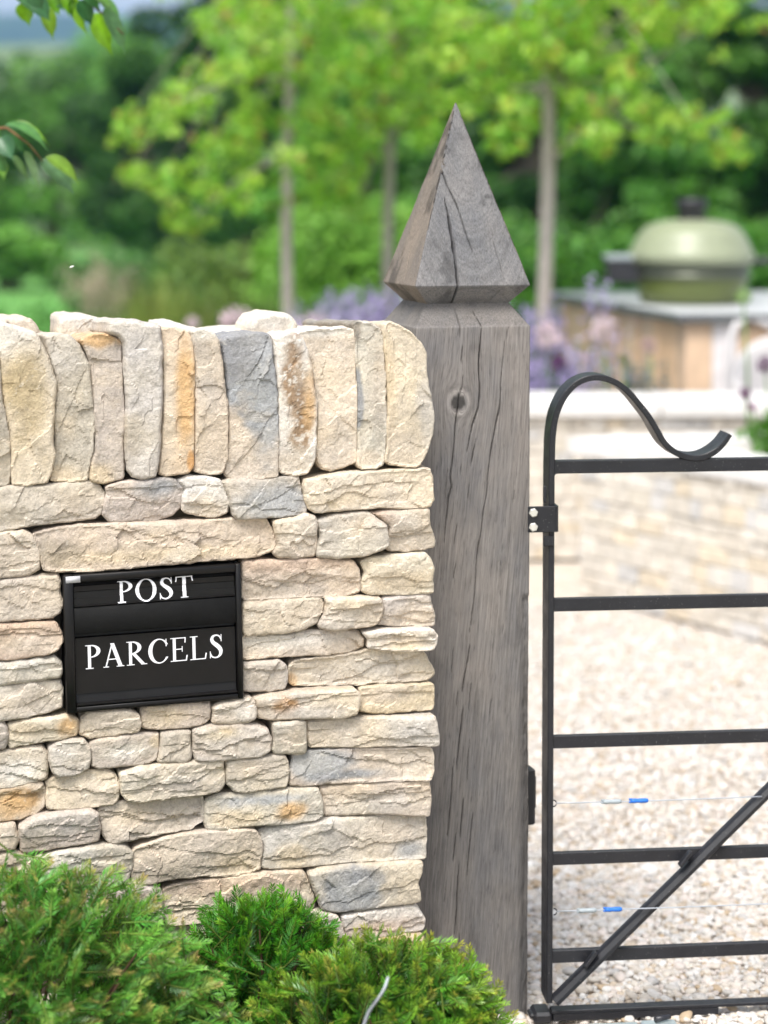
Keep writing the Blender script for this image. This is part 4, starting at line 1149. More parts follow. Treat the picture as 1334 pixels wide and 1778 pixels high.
# ------------------------------------------------------------------ yew shrubs in front of the wall
def yew(name, label, c, rad, nsh, seed, cols, tips, need=.017, lean=(0, -.25, .55), frac=.55, sl=.075):
    rng = np.random.default_rng(seed)
    c = np.array(c); rad = np.array(rad)
    root = thing(name, (c[0], c[1], 0), label, 'yew shrub', 'yew shrubs at the foot of the wall')
    d = rng.normal(0, 1, (nsh * 3, 3)); d /= np.linalg.norm(d, axis=1)[:, None]
    d = d[d[:, 2] > -.45][:nsh]
    n = len(d)
    lump = 1 + .11 * fbm(d * 2.2 + seed, 3, seed) 
    r = np.where(rng.random(n) < frac, rng.uniform(.86, 1.03, n), rng.uniform(.45, .88, n)) * lump
    tip = c + d * rad * r[:, None]
    dirn = d * .75 + np.array(lean) + rng.normal(0, .33, (n, 3)); dirn /= np.linalg.norm(dirn, axis=1)[:, None]
    L = rng.uniform(.6, 1.25, n) * sl
    VV, CC = [], []
    sm = MB()
    cols = np.array(cols); tips = np.array(tips)
    for i in range(n):
        t = dirn[i]
        up = rng.normal(0, .45, 3) + np.array([0, -.45, .8]); side = np.cross(t, up); side /= np.linalg.norm(side); nrm = np.cross(side, t)
        k = int(L[i] / .0033)
        s = np.linspace(0, 1, k)
        P = tip[i] - t * L[i] * (1 - s)[:, None] - nrm * (.10 * L[i] * (s ** 2))[:, None]
        ln = need * (0.45 + .65 * np.sin(np.pi * np.clip(s * .82 + .14, 0, 1))) * rng.uniform(.85, 1.1, k)
        cb = cols[rng.integers(len(cols))] * rng.uniform(.75, 1.25)
        tc = tips[rng.integers(len(tips))]
        young = r[i] > .82 * lump[i]
        w = (s ** 2.2 * (.9 if young else .15))[:, None]
        cc = cb * (1 - w) + tc * w
        for sg in (-1, 1):
            an = np.radians(62 - 34 * s + rng.normal(0, 7, k))[:, None]
            dv_ = side * sg * np.sin(an) + t * np.cos(an) + nrm * rng.uniform(.0, .35, k)[:, None]
            wv = np.cross(dv_, nrm); wv /= np.linalg.norm(wv, axis=1)[:, None]
            wv = wv * .00135
            a = P; m1 = P + dv_ * (ln * .45)[:, None] + nrm * .0004; e = P + dv_ * ln[:, None] - nrm * (.10 * ln)[:, None]
            q = np.stack([a, m1 + wv, e, m1 - wv], 1)
            VV.append(q.reshape(-1, 3)); CC.append(np.repeat(cc * rng.uniform(.7, 1.3, (k, 1)), 4, 0))
        sm.tube(np.array([tip[i] - t * L[i] * 1.5, tip[i] - t * L[i] * .5, tip[i] - nrm * .1 * L[i]]), [.0015, .0012, .0005], 4, cb * .5 + np.array([.06, .03, .01]), cap=False)
    V = np.concatenate(VV); F = np.arange(len(V)).reshape(-1, 4)
    mk('foliage', V, F, M['yew'], root, np.clip(np.concatenate(CC), 0, 1), None, False)
    for k in range(26):
        q = rng.normal(0, 1, 3); q[2] = abs(q[2]); q /= np.linalg.norm(q)
        e = c + q * rad * .85
        b = np.array([c[0] + rng.normal(0, .01), c[1] + rng.normal(0, .01), -.02])
        sm.tube([b, b * .5 + e * .5 + [0, 0, .02], e], [.006, .004, .0015], 5, (.09, .05, .03), cap=False)
    sm.build('stems', M['bark'], root)
    return root
yew('yew_shrub', 'large soft green yew shrub with tan shoot tips below the letterbox', (-.585, 3.01, .15), (.375, .215, .33), 2100, 11,
    [(.07, .27, .035), (.105, .33, .05), (.045, .19, .025), (.13, .36, .045)], [(.42, .38, .10), (.22, .42, .07), (.46, .33, .14), (.18, .38, .07)], need=.0175, lean=(.12, -.3, .05), sl=.055, frac=.7)
yew('yew_shrub', 'dark glossy green yew shrub growing against the wall foot between two paler shrubs', (-.198, 3.20, .19), (.165, .13, .185), 850, 12,
    [(.035, .19, .012), (.055, .25, .018), (.025, .13, .012)], [(.14, .38, .02), (.22, .42, .03), (.09, .30, .02)], need=.018, sl=.055, lean=(0, -.25, .15))
yew('yew_shrub', 'yellow green yew shrub in front of the oak post foot', (0.002, 3.07, .145), (.222, .145, .210), 1150, 13,
    [(.075, .25, .02), (.11, .32, .03), (.05, .18, .02)], [(.36, .47, .05), (.42, .40, .07), (.24, .42, .04)], need=.018, sl=.058, lean=(.05, -.3, .25))
tg = MB()
P = [at(629, 1790, 2.84), at(640, 1758, 2.83), at(656, 1735, 2.82), at(668, 1715, 2.82), at(674, 1696, 2.83)]
P = cr_spline(np.array(P), np.linspace(0, 4, 24))
V, Q = [], []
for i, p in enumerate(P):
    w = .0026 * (1 - .35 * i / 23)
    for o_ in ((-w, -.0008), (w, -.0008), (w, .0008), (-w, .0008)): V.append(p + np.array([o_[0], o_[1], 0]))
for i in range(len(P) - 1):
    for k in range(4): Q.append((i * 4 + k, i * 4 + (k + 1) % 4, i * 4 + 4 + (k + 1) % 4, i * 4 + 4 + k))
tg.add(V, Q); tg.add(V[-4:], [(0, 1, 2, 3)])
tag(tg.build('plant_tie', M['label'], origin=P[0]), 'pale grey plastic plant tie sticking out of the yellow green shrub', 'plant tie')

# ------------------------------------------------------------------ overhanging branch with broad leaves (upper left)
def broad_leaf(mb, base, tip, wid, face, curl, col, fold=.25):
    base, tip = np.array(base), np.array(tip)
    ax = tip - base; L = np.linalg.norm(ax); t = ax / L
    f = np.array(face, float); s = np.cross(t, f); s /= np.linalg.norm(s); f = np.cross(s, t)
    n = 14; V, Q, C = [], [], []
    for i in range(n + 1):
        u = i / n
        hw_ = wid * (math.sin(math.pi * u ** .62) ** .9) * (1 if u < .7 else max(0.05, 1 - ((u - .7) / .3) ** .8 * .8)) if 0 < u < 1 else .0006
        ctr = base + ax * u + f * (-curl * L * (u - .5) ** 2 * 4 + curl * L)
        for k in (-2, -1, 0, 1, 2):
            e = k / 2
            V.append(ctr + s * hw_ * e + f * fold * hw_ * abs(e) + f * .02 * wid * math.sin(u * 30 + k) * abs(e))
            C.append(np.array(col) * (1.25 if k == 0 else 1))
    for i in range(n):
        for k in range(4): Q.append((i * 5 + k, i * 5 + k + 1, i * 5 + 6 + k, i * 5 + 5 + k))
    mb.add(V, Q, col=np.array(C))
LD = 4.35
tree0 = thing('broadleaf_tree', (-1.45, 4.6, 0), 'broad leaved tree beyond the frame with leafy twigs hanging into the top left corner', 'tree')
tm = MB()
TB = np.array([-1.45, 4.6, 0.0])
tm.tube([TB + [0, 0, -.1], TB + [.02, 0, 1.0], TB + [0, .03, 2.0], TB + [.03, 0, 3.0], TB + [0, 0, 4.0]], [.10, .085, .07, .05, .03], 12, (.16, .13, .10))
tm.build('trunk', M['bark'], tree0)
br = MB()
j1 = at(-40, -60, LD)
br.tube([TB + [0, 0, 2.2], TB * .4 + j1 * .6 + [0, 0, .25 + .9], j1, at(60, -25, LD), at(140, -12, LD), at(215, 60, LD)], [.03, .018, .008, .004, .003, .0015], 8, (.17, .10, .06))
br.tube([TB + [0, 0, 1.75], at(-120, 210, LD), at(-40, 225, LD), at(12, 222, LD), at(50, 250, LD), at(75, 280, LD)], [.025, .010, .005, .003, .002, .001], 8, (.22, .11, .06))
br.build('branch', M['bark'], tree0)
LV = [((96, -12), (112, 20), .014, (-.3, -1, .2), .05, (.05, .16, .05)), ((112, -15), (120, 30), .014, (.5, -1, .2), .05, (.14, .32, .02)), ((140, -22), (176, 22), .015, (.1, -.8, .6), .06, (.06, .18, .07)), ((160, -25), (190, 10), .015, (.3, -.8, .4), .06, (.12, .28, .05)), ((20, -20), (44, 8), .016, (0, -1, .4), .05, (.06, .17, .06)),
  # base px, tip px, half width m, facing, curl, colour
 ((38, 5), (52, 46), .017, (.2, -1, .2), .05, (.16, .34, .02)), ((30, -5), (58, 25), .018, (.6, -.6, .5), .1, (.06, .16, .06)),
 ((62, -5), (88, 38), .017, (-.3, -1, .4), .05, (.05, .15, .07)), ((80, 12), (93, 70), .015, (.2, -1, 0), .06, (.13, .25, .015)),
 ((86, -10), (104, 28), .014, (.4, -1, .1), .04, (.12, .30, .02)), ((120, 0), (136, 46), .013, (.7, -.7, 0), .05, (.09, .22, .02)),
 ((128, -8), (154, 64), .014, (-.5, -.9, 0), .08, (.18, .36, .02)), ((138, 0), (160, 46), .017, (.2, -1, .5), .05, (.04, .13, .05)),
 ((166, 22), (196, 98), .019, (-.2, -1, .1), .05, (.17, .36, .015)), ((180, 15), (218, 96), .018, (.6, -.8, .3), .06, (.10, .22, .10)),
 ((150, -20), (200, 26), .015, (0, -.6, .8), .08, (.12, .24, .08)), ((100, -18), (128, 10), .018, (0, -.8, .6), .04, (.05, .15, .06)),
 ((170, -5), (212, 40), .013, (.3, -.8, .6), .08, (.10, .25, .07)), ((48, -18), (76, 18), .018, (.1, -1, .4), .05, (.05, .14, .06)),
 ((10, 215), (84, 262), .017, (.3, -.5, .9), .12, (.09, .24, .07)), ((12, 214), (42, 268), .018, (-.2, -1, .3), .08, (.06, .17, .08)),
 ((2, 238), (24, 280), .019, (0, -1, .2), .05, (.05, .15, .07)), ((22, 212), (86, 252), .010, (.5, -.7, .6), .12, (.16, .33, .03)),
 ((74, 276), (130, 338), .021, (.1, -.8, .6), .10, (.11, .22, .13)), ((80, 272), (138, 322), .016, (.6, -.7, .5), .12, (.18, .32, .04)),
 ((44, 262), (70, 330), .009, (.4, -.9, .3), .05, (.14, .24, .12)), ((22, 270), (50, 314), .008, (.5, -.8, .2), .05, (.12, .22, .10)),
 ((-12, 262), (12, 318), .020, (-.2, -1, .2), .06, (.06, .16, .04)), ((0, 285), (8, 312), .014, (.2, -1, .3), .05, (.10, .22, .03)),
]
rl = np.random.default_rng(3)
for (b, t, w, f, cu, c_) in LV:
    lm = MB(); dd_ = LD + rl.normal(0, .03)
    broad_leaf(lm, at(*b, dd_), at(*t, dd_ + rl.normal(0, .02)), w * 1.15, f, cu, c_, .3)
    lm.build('leaf', M['fleaf'], tree0)
sd_ = MB(); c = at(125, 463, 3.35)
sd_.tube([c - [.0038, 0, .0012], c - [.0022, 0, .0007], c, c + [.0022, 0, .0008], c + [.0038, 0, .0012]], [.0003, .0011, .0014, .0010, .0003], 8)
tag(sd_.build('floating_seed', M['seed'], origin=c), 'tiny white seed drifting in the air above the wall', 'seed')

# ------------------------------------------------------------------ ground
def sheet(name, pts, z, mat, kind='structure', label=None):
    V = [(x, y, z) for x, y in pts]
    o = mk(name, V, [np.array([list(range(len(pts)))])], M[mat], None, None, None, False)
    return tag(o, label, kind=kind)
sheet('ground', [(-1500, -60), (1500, -60), (1500, 1800), (-1500, 1800)], -.02, 'field')
sheet('gravel_yard', [(-4, -3), (9, -3), (9, 9.2), (-4, 9.0)], -.014, 'gravel')
sheet('planting_soil', [(-2.4, 2.3), (.22, 2.3), (.26, 3.3), (.05, 3.75), (-2.4, 3.0)], .006, 'soil')
sheet('lawn', [(-40, 12), (30, 12), (30, 60), (-40, 60)], -.012, 'lawn')
sheet('flower_border', [(-6, 8.9), (3.2, 9.35), (3.2, 12), (-6, 14)], .012, 'soil')
def ridge(name, x0, x1, y0, y1, ypk, hfun, mat, nx=120, ny=14):
    xs = np.linspace(x0, x1, nx); ys = np.linspace(y0, y1, ny)
    X, Y = np.meshgrid(xs, ys)
    t = np.clip(1 - np.abs(Y - ypk) / np.where(Y < ypk, ypk - y0, y1 - ypk), 0, 1)
    Z = -.5 + (hfun(X, Y) + .5) * (t * t * (3 - 2 * t))
    i, j = np.meshgrid(np.arange(ny - 1), np.arange(nx - 1), indexing='ij'); i, j = i.ravel(), j.ravel()
    Q = np.stack([i * nx + j, i * nx + j + 1, (i + 1) * nx + j + 1, (i + 1) * nx + j], 1)
    return tag(mk(name, np.stack([X.ravel(), Y.ravel(), Z.ravel()], 1), Q, M[mat]), kind='structure')
ridge('distant_hill', -1100, 900, 900, 1750, 1450, lambda X, Y: 128 + 14 * np.sin(X / 170 + 1.7) + 6 * np.sin(X / 60), 'hill', 160)
ridge('near_hill', -420, 300, 240, 620, 460, lambda X, Y: 36 + 3 * np.sin(X / 55 + 1.3) + 1.5 * np.sin(X / 19), 'midhill', 140)
# pebbles
rp = np.random.default_rng(21)
me_i = bpy.data.meshes.new('tmp')
import bmesh
def ico(sub):
    bm = bmesh.new(); bmesh.ops.create_icosphere(bm, subdivisions=sub, radius=1.0)
    bm.verts.ensure_lookup_table()
    V = np.array([v.co[:] for v in bm.verts]); F = np.array([[v.index for v in f.verts] for f in bm.faces]); bm.free()
    return V, F
pc_ = np.minimum(.86, .81 * np.array([(.75, .67, .61), (.69, .62, .54), (.75, .72, .68), (.60, .50, .39), (.52, .40, .27), (.66, .62, .57), (.71, .65, .57), (.52, .50, .48), (.78, .76, .73)]))
pw = np.array([.2, .16, .2, .09, .05, .1, .12, .03, .05])
def pebbles(n, x0, x1, y0, y1, rad, sub, seed, zoff=.0):
    rng = np.random.default_rng(seed)
    V0, F0_ = ico(sub)
    P = np.stack([rng.uniform(x0, x1, n), rng.uniform(y0, y1, n)], 1)
    keep = ((P[:, 0] > .20) | (P[:, 1] > 4.2)) & ~((P[:, 0] > .27) & (P[:, 0] < .58) & (P[:, 1] < 3.60))
    P = P[keep]; n = len(P)
    r = rad * np.exp(rng.normal(0, .32, n))
    A = rng.normal(0, 1, (n, 3, 3)); Qm = np.linalg.qr(A)[0]
    sc = np.stack([rng.uniform(.9, 1.45, n), rng.uniform(.8, 1.1, n), rng.uniform(.5, .8, n)], 1)
    nzv = 1 + .16 * rng.normal(0, 1, (n, len(V0), 1)) * (.5 if sub > 1 else 1)
    loc = V0[None] * nzv * sc[:, None, :]
    yaw = rng.uniform(0, 6.28, n); tl = rng.normal(0, .35, n)
    c, s = np.cos(yaw), np.sin(yaw); 
    x = loc[..., 0] * c[:, None] - loc[..., 1] * s[:, None]; y = loc[..., 0] * s[:, None] + loc[..., 1] * c[:, None]
    z = loc[..., 2] + tl[:, None] * loc[..., 0] * .5
    V = np.stack([x, y, z], 2) * r[:, None, None]
    V[..., 0] += P[:, 0, None]; V[..., 1] += P[:, 1, None]; V[..., 2] += (r * rng.uniform(.1, .75, n))[:, None] + zoff
    col = pc_[rng.choice(len(pc_), n, p=pw / pw.sum())] * rng.uniform(.85, 1.1, (n, 1))
    F = (F0_[None] + (np.arange(n) * len(V0))[:, None, None]).reshape(-1, 3)
    return V.reshape(-1, 3), F, np.repeat(col, len(V0), 0)
a = pebbles(22000, .2, 1.2, 3.2, 4.6, .0058, 2, 1, -.013); b = pebbles(52000, -.1, 1.9, 4.5, 7.4, .0056, 1, 2, -.013)
V = np.concatenate([a[0], b[0]]); F = np.concatenate([a[1], b[1] + len(a[0])]); C_ = np.concatenate([a[2], b[2]])
tag(mk('pebbles', V, F, M['pebble'], None, C_), kind='stuff')

# ------------------------------------------------------------------ raised stone beds with white coping
def rubble_wall(mb, A, B, z0, z1, thick, rng, nrm):
    A, B = np.array(A, float), np.array(B, float); d = B - A; L = np.linalg.norm(d); d /= L
    nrm = np.array(nrm, float)
    D3 = np.array([d[0], d[1], 0]); N3 = np.array([nrm[0], nrm[1], 0])
    mb.box(np.array([A[0], A[1], z0]) - N3 * thick, D3 * L, N3 * (thick - .03), ZZ * (z1 - z0), (.50, .45, .38))
    z = z0
    while z < z1 - .01:
        h = min(rng.uniform(.035, .075), z1 - z)
        if z1 - z - h < .03: h = z1 - z
        u = 0
        while u < L - .005:
            w = min(rng.uniform(.05, .15), L - u)
            if L - u - w < .05: w = L - u
            pal = [(.62, .565, .49), (.66, .605, .53), (.59, .54, .47), (.66, .60, .50), (.63, .52, .37), (.52, .52, .53), (.68, .64, .58), (.60, .54, .46), (.64, .59, .52), (.62, .57, .50), (.55, .49, .41)]
            c = (np.array(pal[rng.integers(len(pal))]) * .6 + np.array([.62, .57, .50]) * .4) * rng.uniform(.9, 1.08)
            o_ = rng.uniform(-.006, .004)
            mb.box(np.array([A[0], A[1], z + .0015]) + D3 * (u + .0015) - N3 * .028, D3 * (w - .003), N3 * (.028 + .012 + o_), ZZ * (h - .003), c, .004)
            u += w
        z += h
rs = np.random.default_rng(8)
# back bed: long low wall running across behind the near bed
BZ, BY = .66, 8.3
bb = thing('raised_bed', (1.0, BY, 0), 'long raised garden bed with rubble wall and white coping in front of the wooden kitchen', 'raised bed', 'raised stone beds in the gravel yard')
m = MB(); rubble_wall(m, (-.6, BY), (2.9, BY), 0, BZ - .06, .4, rs, (0, -1)); m.build('bed_wall', M['rubble'], bb, smooth=False)
m = MB()
for k in range(4): m.box((-.65 + k * .905, BY - .04, BZ - .06), (.897, 0, 0), (0, .5, 0), (0, 0, .06), bev=.006)
m.build('white_coping', M['coping'], bb, smooth=False)
# near bed: corner pointing at the gate
c0 = on_z(1000, 759, .6); c1 = on_z(1334, 811, .6)
d1 = (c1 - c0)[:2]; d1 /= np.linalg.norm(d1)
e1 = c0[:2] + d1 * 3.0
c2 = np.array([c0[0] + 2.4, c0[1] + .55])
nb = thing('raised_bed', (c0[0], c0[1], 0), 'near raised garden bed with a white coped corner facing the gate', 'raised bed', 'raised stone beds in the gravel yard')
nA = np.array([-d1[1], d1[0]]) * -1
if nA @ np.array([-1, 0]) < 0: nA = -nA
d2 = (c2 - c0[:2]); d2 /= np.linalg.norm(d2)
nB = np.array([d2[1], -d2[0]]);  nB = -nB if nB[1] < 0 else nB
m = MB(); rubble_wall(m, c0[:2] + d1 * .04, e1, 0, .54, .3, rs, nA)
rubble_wall(m, c0[:2] + d2 * .3, c2, 0, .54, .28, rs, nB); m.build('bed_wall', M['rubble'], nb, smooth=False)
m = MB()
w2 = .34
def quad_slab(P, z0, z1):
    P = [np.array(p) for p in P]
    V = [np.array([p[0], p[1], z0]) for p in P] + [np.array([p[0], p[1], z1]) for p in P]
    ar = sum(P[i][0] * P[(i + 1) % 4][1] - P[(i + 1) % 4][0] * P[i][1] for i in range(4))
    Q = [(3, 2, 1, 0), (4, 5, 6, 7)] + [(i, (i + 1) % 4, (i + 1) % 4 + 4, i + 4) for i in range(4)]
    if ar < 0: Q = [q[::-1] for q in Q]
    m.add(V, Q)
o0 = c0[:2] + nA * .03 + nB * .03
inn = c0[:2] - nA * w2 - nB * w2
def lerp(a, b, t): return np.array(a) * (1 - t) + np.array(b) * t
eo, ei = o0 + d1 * 3.0, inn + d1 * 2.6
for k in range(3): quad_slab([lerp(o0, eo, k / 3), lerp(o0, eo, (k + 1) / 3 - .002), lerp(inn, ei, (k + 1) / 3 - .002), lerp(inn, ei, k / 3)], .54, .60)
fo, fi = o0 + d2 * 2.4, inn + d2 * 2.1
for k in range(2): quad_slab([lerp(o0, fo, k / 2 + .0025), lerp(o0, fo, (k + 1) / 2), lerp(inn, fi, (k + 1) / 2), lerp(inn, fi, k / 2 + .0025)], .541, .599)
m.build('white_coping', M['coping'], nb, smooth=False)
m = MB(); m.add([np.array([*p, .5]) for p in (inn, inn + d1 * 2.6, inn + d1 * 2.6 + d2 * 2.1, inn + d2 * 2.1)], [(0, 1, 2, 3)]); m.build('bed_soil', M['soil'], nb, smooth=False)

# ------------------------------------------------------------------ outdoor kitchen
kA = at(952, 505, 11.8)[:2]; kB = at(1176, 543, 9.55)[:2]
KZ = on_z(1176, 543, 0)[2]; KZ = at(1176, 543, 9.55)[2]
kdir = np.array([1.0, .02]); kdir /= np.linalg.norm(kdir)
kC = kB + kdir * 2.3; kD = kA + kdir * 2.6
kit = thing('outdoor_kitchen', (*((kA + kB + kC + kD) / 4), 0), 'larch clad outdoor kitchen counter with a pale grey worktop', 'outdoor kitchen')
m = MB()
def clad(a, b, inward, n, cols, rng):
    a, b = np.array(a), np.array(b)
    d = (b - a) / n
    for k in range(n):
        c = np.array(cols[k % len(cols)]) * rng.uniform(.9, 1.1)
        p = a + d * k
        m.box(np.array([p[0], p[1], 0]), np.array([d[0] * .975, d[1] * .975, 0]), np.array([inward[0] * .02, inward[1] * .02, 0]), ZZ * (KZ - .045), c, .002)
rk = np.random.default_rng(14)
iA = np.array([.06, .03])
larch = [(.70, .47, .29), (.75, .52, .33), (.66, .48, .34), (.76, .56, .38), (.70, .47, .30), (.64, .49, .36), (.75, .52, .33)]
clad(kA + [.06, -.03], kB + [.05, .05], np.array([1, 0]), 17, larch, rk)
right = [(.68, .49, .34), (.68, .64, .64), (.62, .44, .30), (.60, .39, .24), (.20, .11, .07), (.55, .33, .15), (.60, .36, .15), (.58, .38, .2), (.55, .4, .25)]
clad(kB + [.055, .05], kC + [0, .05], np.array([0, 1]), 18, right, rk)
m.build('cladding', M['planks'], kit, smooth=False)
m = MB(); quad_slab([kA, kB, kC, kD], KZ - .008, KZ); m.build('worktop', M['slab'], kit, smooth=False)
m = MB(); ins = .004; quad_slab([kA + [ins, -ins], kB + [ins, ins], kC + [-ins, ins], kD + [-ins, -ins]], KZ - .045, KZ - .0085); m.build('worktop_edge', M['slabedge'], kit, smooth=False)  # edge coloured dark to paint in the shadow under the slab
# ceramic barbecue
KD = 10.4; s_ = KD / F0
kc = at(1200, 520, KD); kc[2] = KZ
bbq = thing('ceramic_barbecue', kc, 'green egg shaped ceramic barbecue with a black chimney cap standing on the worktop', 'barbecue')
def zk(py): return at(1200, py, KD)[2] - KZ
R = lambda px: px * s_
m = MB(); m.lathe([(R(70), 0), (R(86), .01), (R(92), zk(505)), (R(95), zk(490)), (R(96), zk(481))], kc); m.build('base_bowl', M['glazed'], bbq)
m = MB(); m.lathe([(R(96), zk(482)), (R(101), zk(481.5)), (R(101), zk(473)), (R(97), zk(472)), (R(97), zk(466)), (R(102), zk(465)), (R(102), zk(458)), (R(98), zk(457))], kc); m.build('hinge_band', M['band'], bbq)
m = MB(); m.lathe([(R(98), zk(458)), (R(106), zk(456)), (R(109), zk(450)), (R(109), zk(440)), (R(104), zk(434)), (R(100), zk(424)), (R(92), zk(408)), (R(78), zk(393)), (R(60), zk(386)), (R(38), zk(382)), (R(20), zk(381)), (R(2), zk(381))], kc, 56); lid = m.build('lid', M['glaze'], bbq)
m = MB(); m.lathe([(R(23), zk(383)), (R(24), zk(364)), (R(27), zk(361)), (R(28), zk(351)), (R(26), zk(345)), (R(1), zk(344))], kc, 28); m.build('chimney_cap', M['iron'], lid)
def bq(px, py, dn=0): return np.array([at(px, py, KD)[0], kc[1] + dn, KZ + zk(py)])
m = MB(); a = bq(1051, 452, -.09); m.box(a, np.array([.18, 0, 0]), np.array([0, .22, 0]), ZZ * .03, bev=.008); m.build('side_shelf', M['grey'], bbq, smooth=False)
m = MB(); a = bq(1053, 491, -.085); m.box(a, np.array([.18, 0, 0]), np.array([0, .18, 0]), ZZ * .113, bev=.01); m.build('shelf_bracket', M['iron'], bbq, smooth=False)
m = MB(); m.tube([bq(1302, 458, 0), bq(1320, 452, -.02), bq(1350, 452, -.02)], .02, 10); m.build('handle', M['iron'], bbq)
m = MB(); m.box(bq(1262, 404, -.02), np.array([.06, 0, -.05]), np.array([0, .06, 0]), np.array([.02, 0, .03]), bev=.006); m.build('lid_hinge', M['grey'], bbq, smooth=False)
# white chair
cd = 9.0
ch = thing('garden_chair', at(1345, 690, cd) * [1, 1, 0], 'white round backed garden chair in front of the wooden kitchen', 'chair')
cc = at(1388, 690, cd)
cc[2] = 0
ztop = at(1300, 585, cd)[2]
m = MB(); V, Q = [], []; nA_, nZ = 28, 10
for i in range(nA_ + 1):
    a = math.radians(-15 + 210 * i / nA_)
    top = ztop - .22 * (1 - max(0, math.sin(a))) 
    for k in range(nZ + 1):
        t = k / nZ; r_ = .24 + .05 * t
        V.append(cc + np.array([r_ * math.cos(a) * 1.05, r_ * math.sin(a) * .85, .42 + (top - .42) * t]))
for i in range(nA_):
    for k in range(nZ): Q.append((i * (nZ + 1) + k, (i + 1) * (nZ + 1) + k, (i + 1) * (nZ + 1) + k + 1, i * (nZ + 1) + k + 1))
m.add(V, Q); o = m.build('backrest', M['chair'], ch)
sm_ = o.modifiers.new('thickness', 'SOLIDIFY'); sm_.thickness = .03
m = MB(); m.tube([cc + [-.31, -.02, 0], at(1264, 690, cd), at(1264, 640, cd), at(1268, 590, cd), at(1280, 562, cd), at(1300, 553, cd), at(1330, 562, cd), cc + [0, .2, ztop - .03]], .018, 10); m.build('arm_frame', M['chair'], ch)
m = MB(); m.lathe([(.0, .40), (.25, .40), (.27, .42), (.27, .45), (.25, .47), (.0, .475)], cc, 28); m.build('seat', M['chair'], ch)
for sx in (-1, 1):
    for sy in (-1, 1):
        m = MB(); m.tube([cc + [sx * .17, sy * .15, .41], cc + [sx * .21, sy * .19, 0]], [.018, .013], 8); m.build('leg', M['chair'], ch)
# ------------------------------------------------------------------ foliage helpers
def leaf_quads(P, L, Wd, rng, nbias, droop=0.0):
    n = len(P)
    nv = rng.normal(0, 1, (n, 3)) + np.array(nbias); nv /= np.linalg.norm(nv, axis=1)[:, None]
    ax = rng.normal(0, 1, (n, 3)); ax[:, 2] -= droop; ax -= nv * np.sum(ax * nv, 1)[:, None]; ax /= np.linalg.norm(ax, axis=1)[:, None]
    sd = np.cross(nv, ax)
    L = (L * rng.uniform(.65, 1.35, n))[:, None]; Wd = (Wd * rng.uniform(.7, 1.3, n))[:, None]
    V = np.stack([P - ax * L * .5, P + sd * Wd * .5 + nv * L * .08, P + ax * L * .5, P - sd * Wd * .5 + nv * L * .08], 1)
    return V.reshape(-1, 3)
def clump_points(cl, n_per, rng, flat=.75, shell=.45):
    P, own = [], []
    for k, (c, r) in enumerate(cl):
        n = max(12, int(n_per * (r ** 2)))
        d = rng.normal(0, 1, (n, 3)); d /= np.linalg.norm(d, axis=1)[:, None]
        rr = r * (shell + (1 - shell) * rng.random(n) ** .6)
        p = np.array(c) + d * rr[:, None] * np.array([1, 1, flat])
        P.append(p); own.append(np.full(n, k))
    return np.concatenate(P), np.concatenate(own)
def tree(name, label, cat, base, trunk, clumps, n_per, leaf, cols, rng, mat, group=None, cw=.4, nb=(0, -.2, .6), droop=.5, bark=(.20, .165, .13), limbs=True, flat=.75, shell=.45, tipcol=None):
    base = np.array(base, float)
    root = thing(name, base, label, cat, group)
    tm = MB()
    pts, rad = trunk
    pts = np.array(pts, float)
    tm.tube(pts, rad, 10, bark)
    if limbs:
        for c, r in clumps[::max(1, len(clumps) // 26)]:
            c = np.array(c); k = rng.integers(len(pts) // 2, len(pts)); s = pts[k]
            mid = (s + c) / 2 + np.array([0, 0, .06 * np.linalg.norm(c - s)])
            r0 = rad[k] * .45 if hasattr(rad, '__len__') else rad * .4
            tm.tube([s, mid, c], [r0, r0 * .6, r0 * .25], 6, np.array(bark) * .9, cap=False)
    tm.build('trunk', M['bark'], root)
    P, own = clump_points(clumps, n_per, rng, flat, shell)
    V = leaf_quads(P, leaf[0], leaf[1], rng, nb, droop)
    cols = np.array(cols)
    ci = cols[rng.choice(len(cols), len(clumps))][own] * cw + cols[rng.choice(len(cols), len(P))] * (1 - cw)
    ci = ci * rng.uniform(.8, 1.2, (len(P), 1))
    if tipcol is not None:
        m_ = rng.random(len(P)) < .05; ci[m_] = np.array(tipcol)
    mk('crown', V, np.arange(len(V)).reshape(-1, 4), M[mat], root, np.repeat(np.clip(ci, 0, 1), 4, 0), None, False)
    return root
R1 = np.random.default_rng(42)
def pxclumps(lst, d, spread, rng, k=5):
    out = []
    s = d / F0
    for (px, py, r) in lst:
        for _ in range(k):
            c = at(px + rng.normal(0, r * .62), py + rng.normal(0, r * .5), d + rng.normal(0, spread))
            out.append((c, r * s * rng.uniform(.22, .5)))
    return out
YG = [(.36, .60, .07), (.25, .50, .05), (.52, .68, .12), (.18, .43, .06), (.46, .63, .18), (.22, .47, .09)]
def young(label, px, ybase, d, wpx, cl, seed, top=-260):
    rng = np.random.default_rng(seed)
    b = at(px, ybase, d); b[2] = 0
    t = at(px + 4, top, d)
    pts = [b + (t - b) * f + np.array([.012 * math.sin(f * 9 + seed), 0, 0]) for f in np.linspace(0, 1, 9)]
    rad = np.array([1.15, 1.05, 1, .96, .9, .75, .55, .35, .15]) * wpx / 2 * d / F0
    return tree('young_tree', label, 'tree', b, (pts, rad), pxclumps(cl, d, .4, rng, 15), 3700, (.062, .033), YG, rng, 'leaf', 'young trees behind the wall', tipcol=(.42, .22, .08), bark=(.46, .41, .37), nb=(0, -.25, .8), droop=.9)
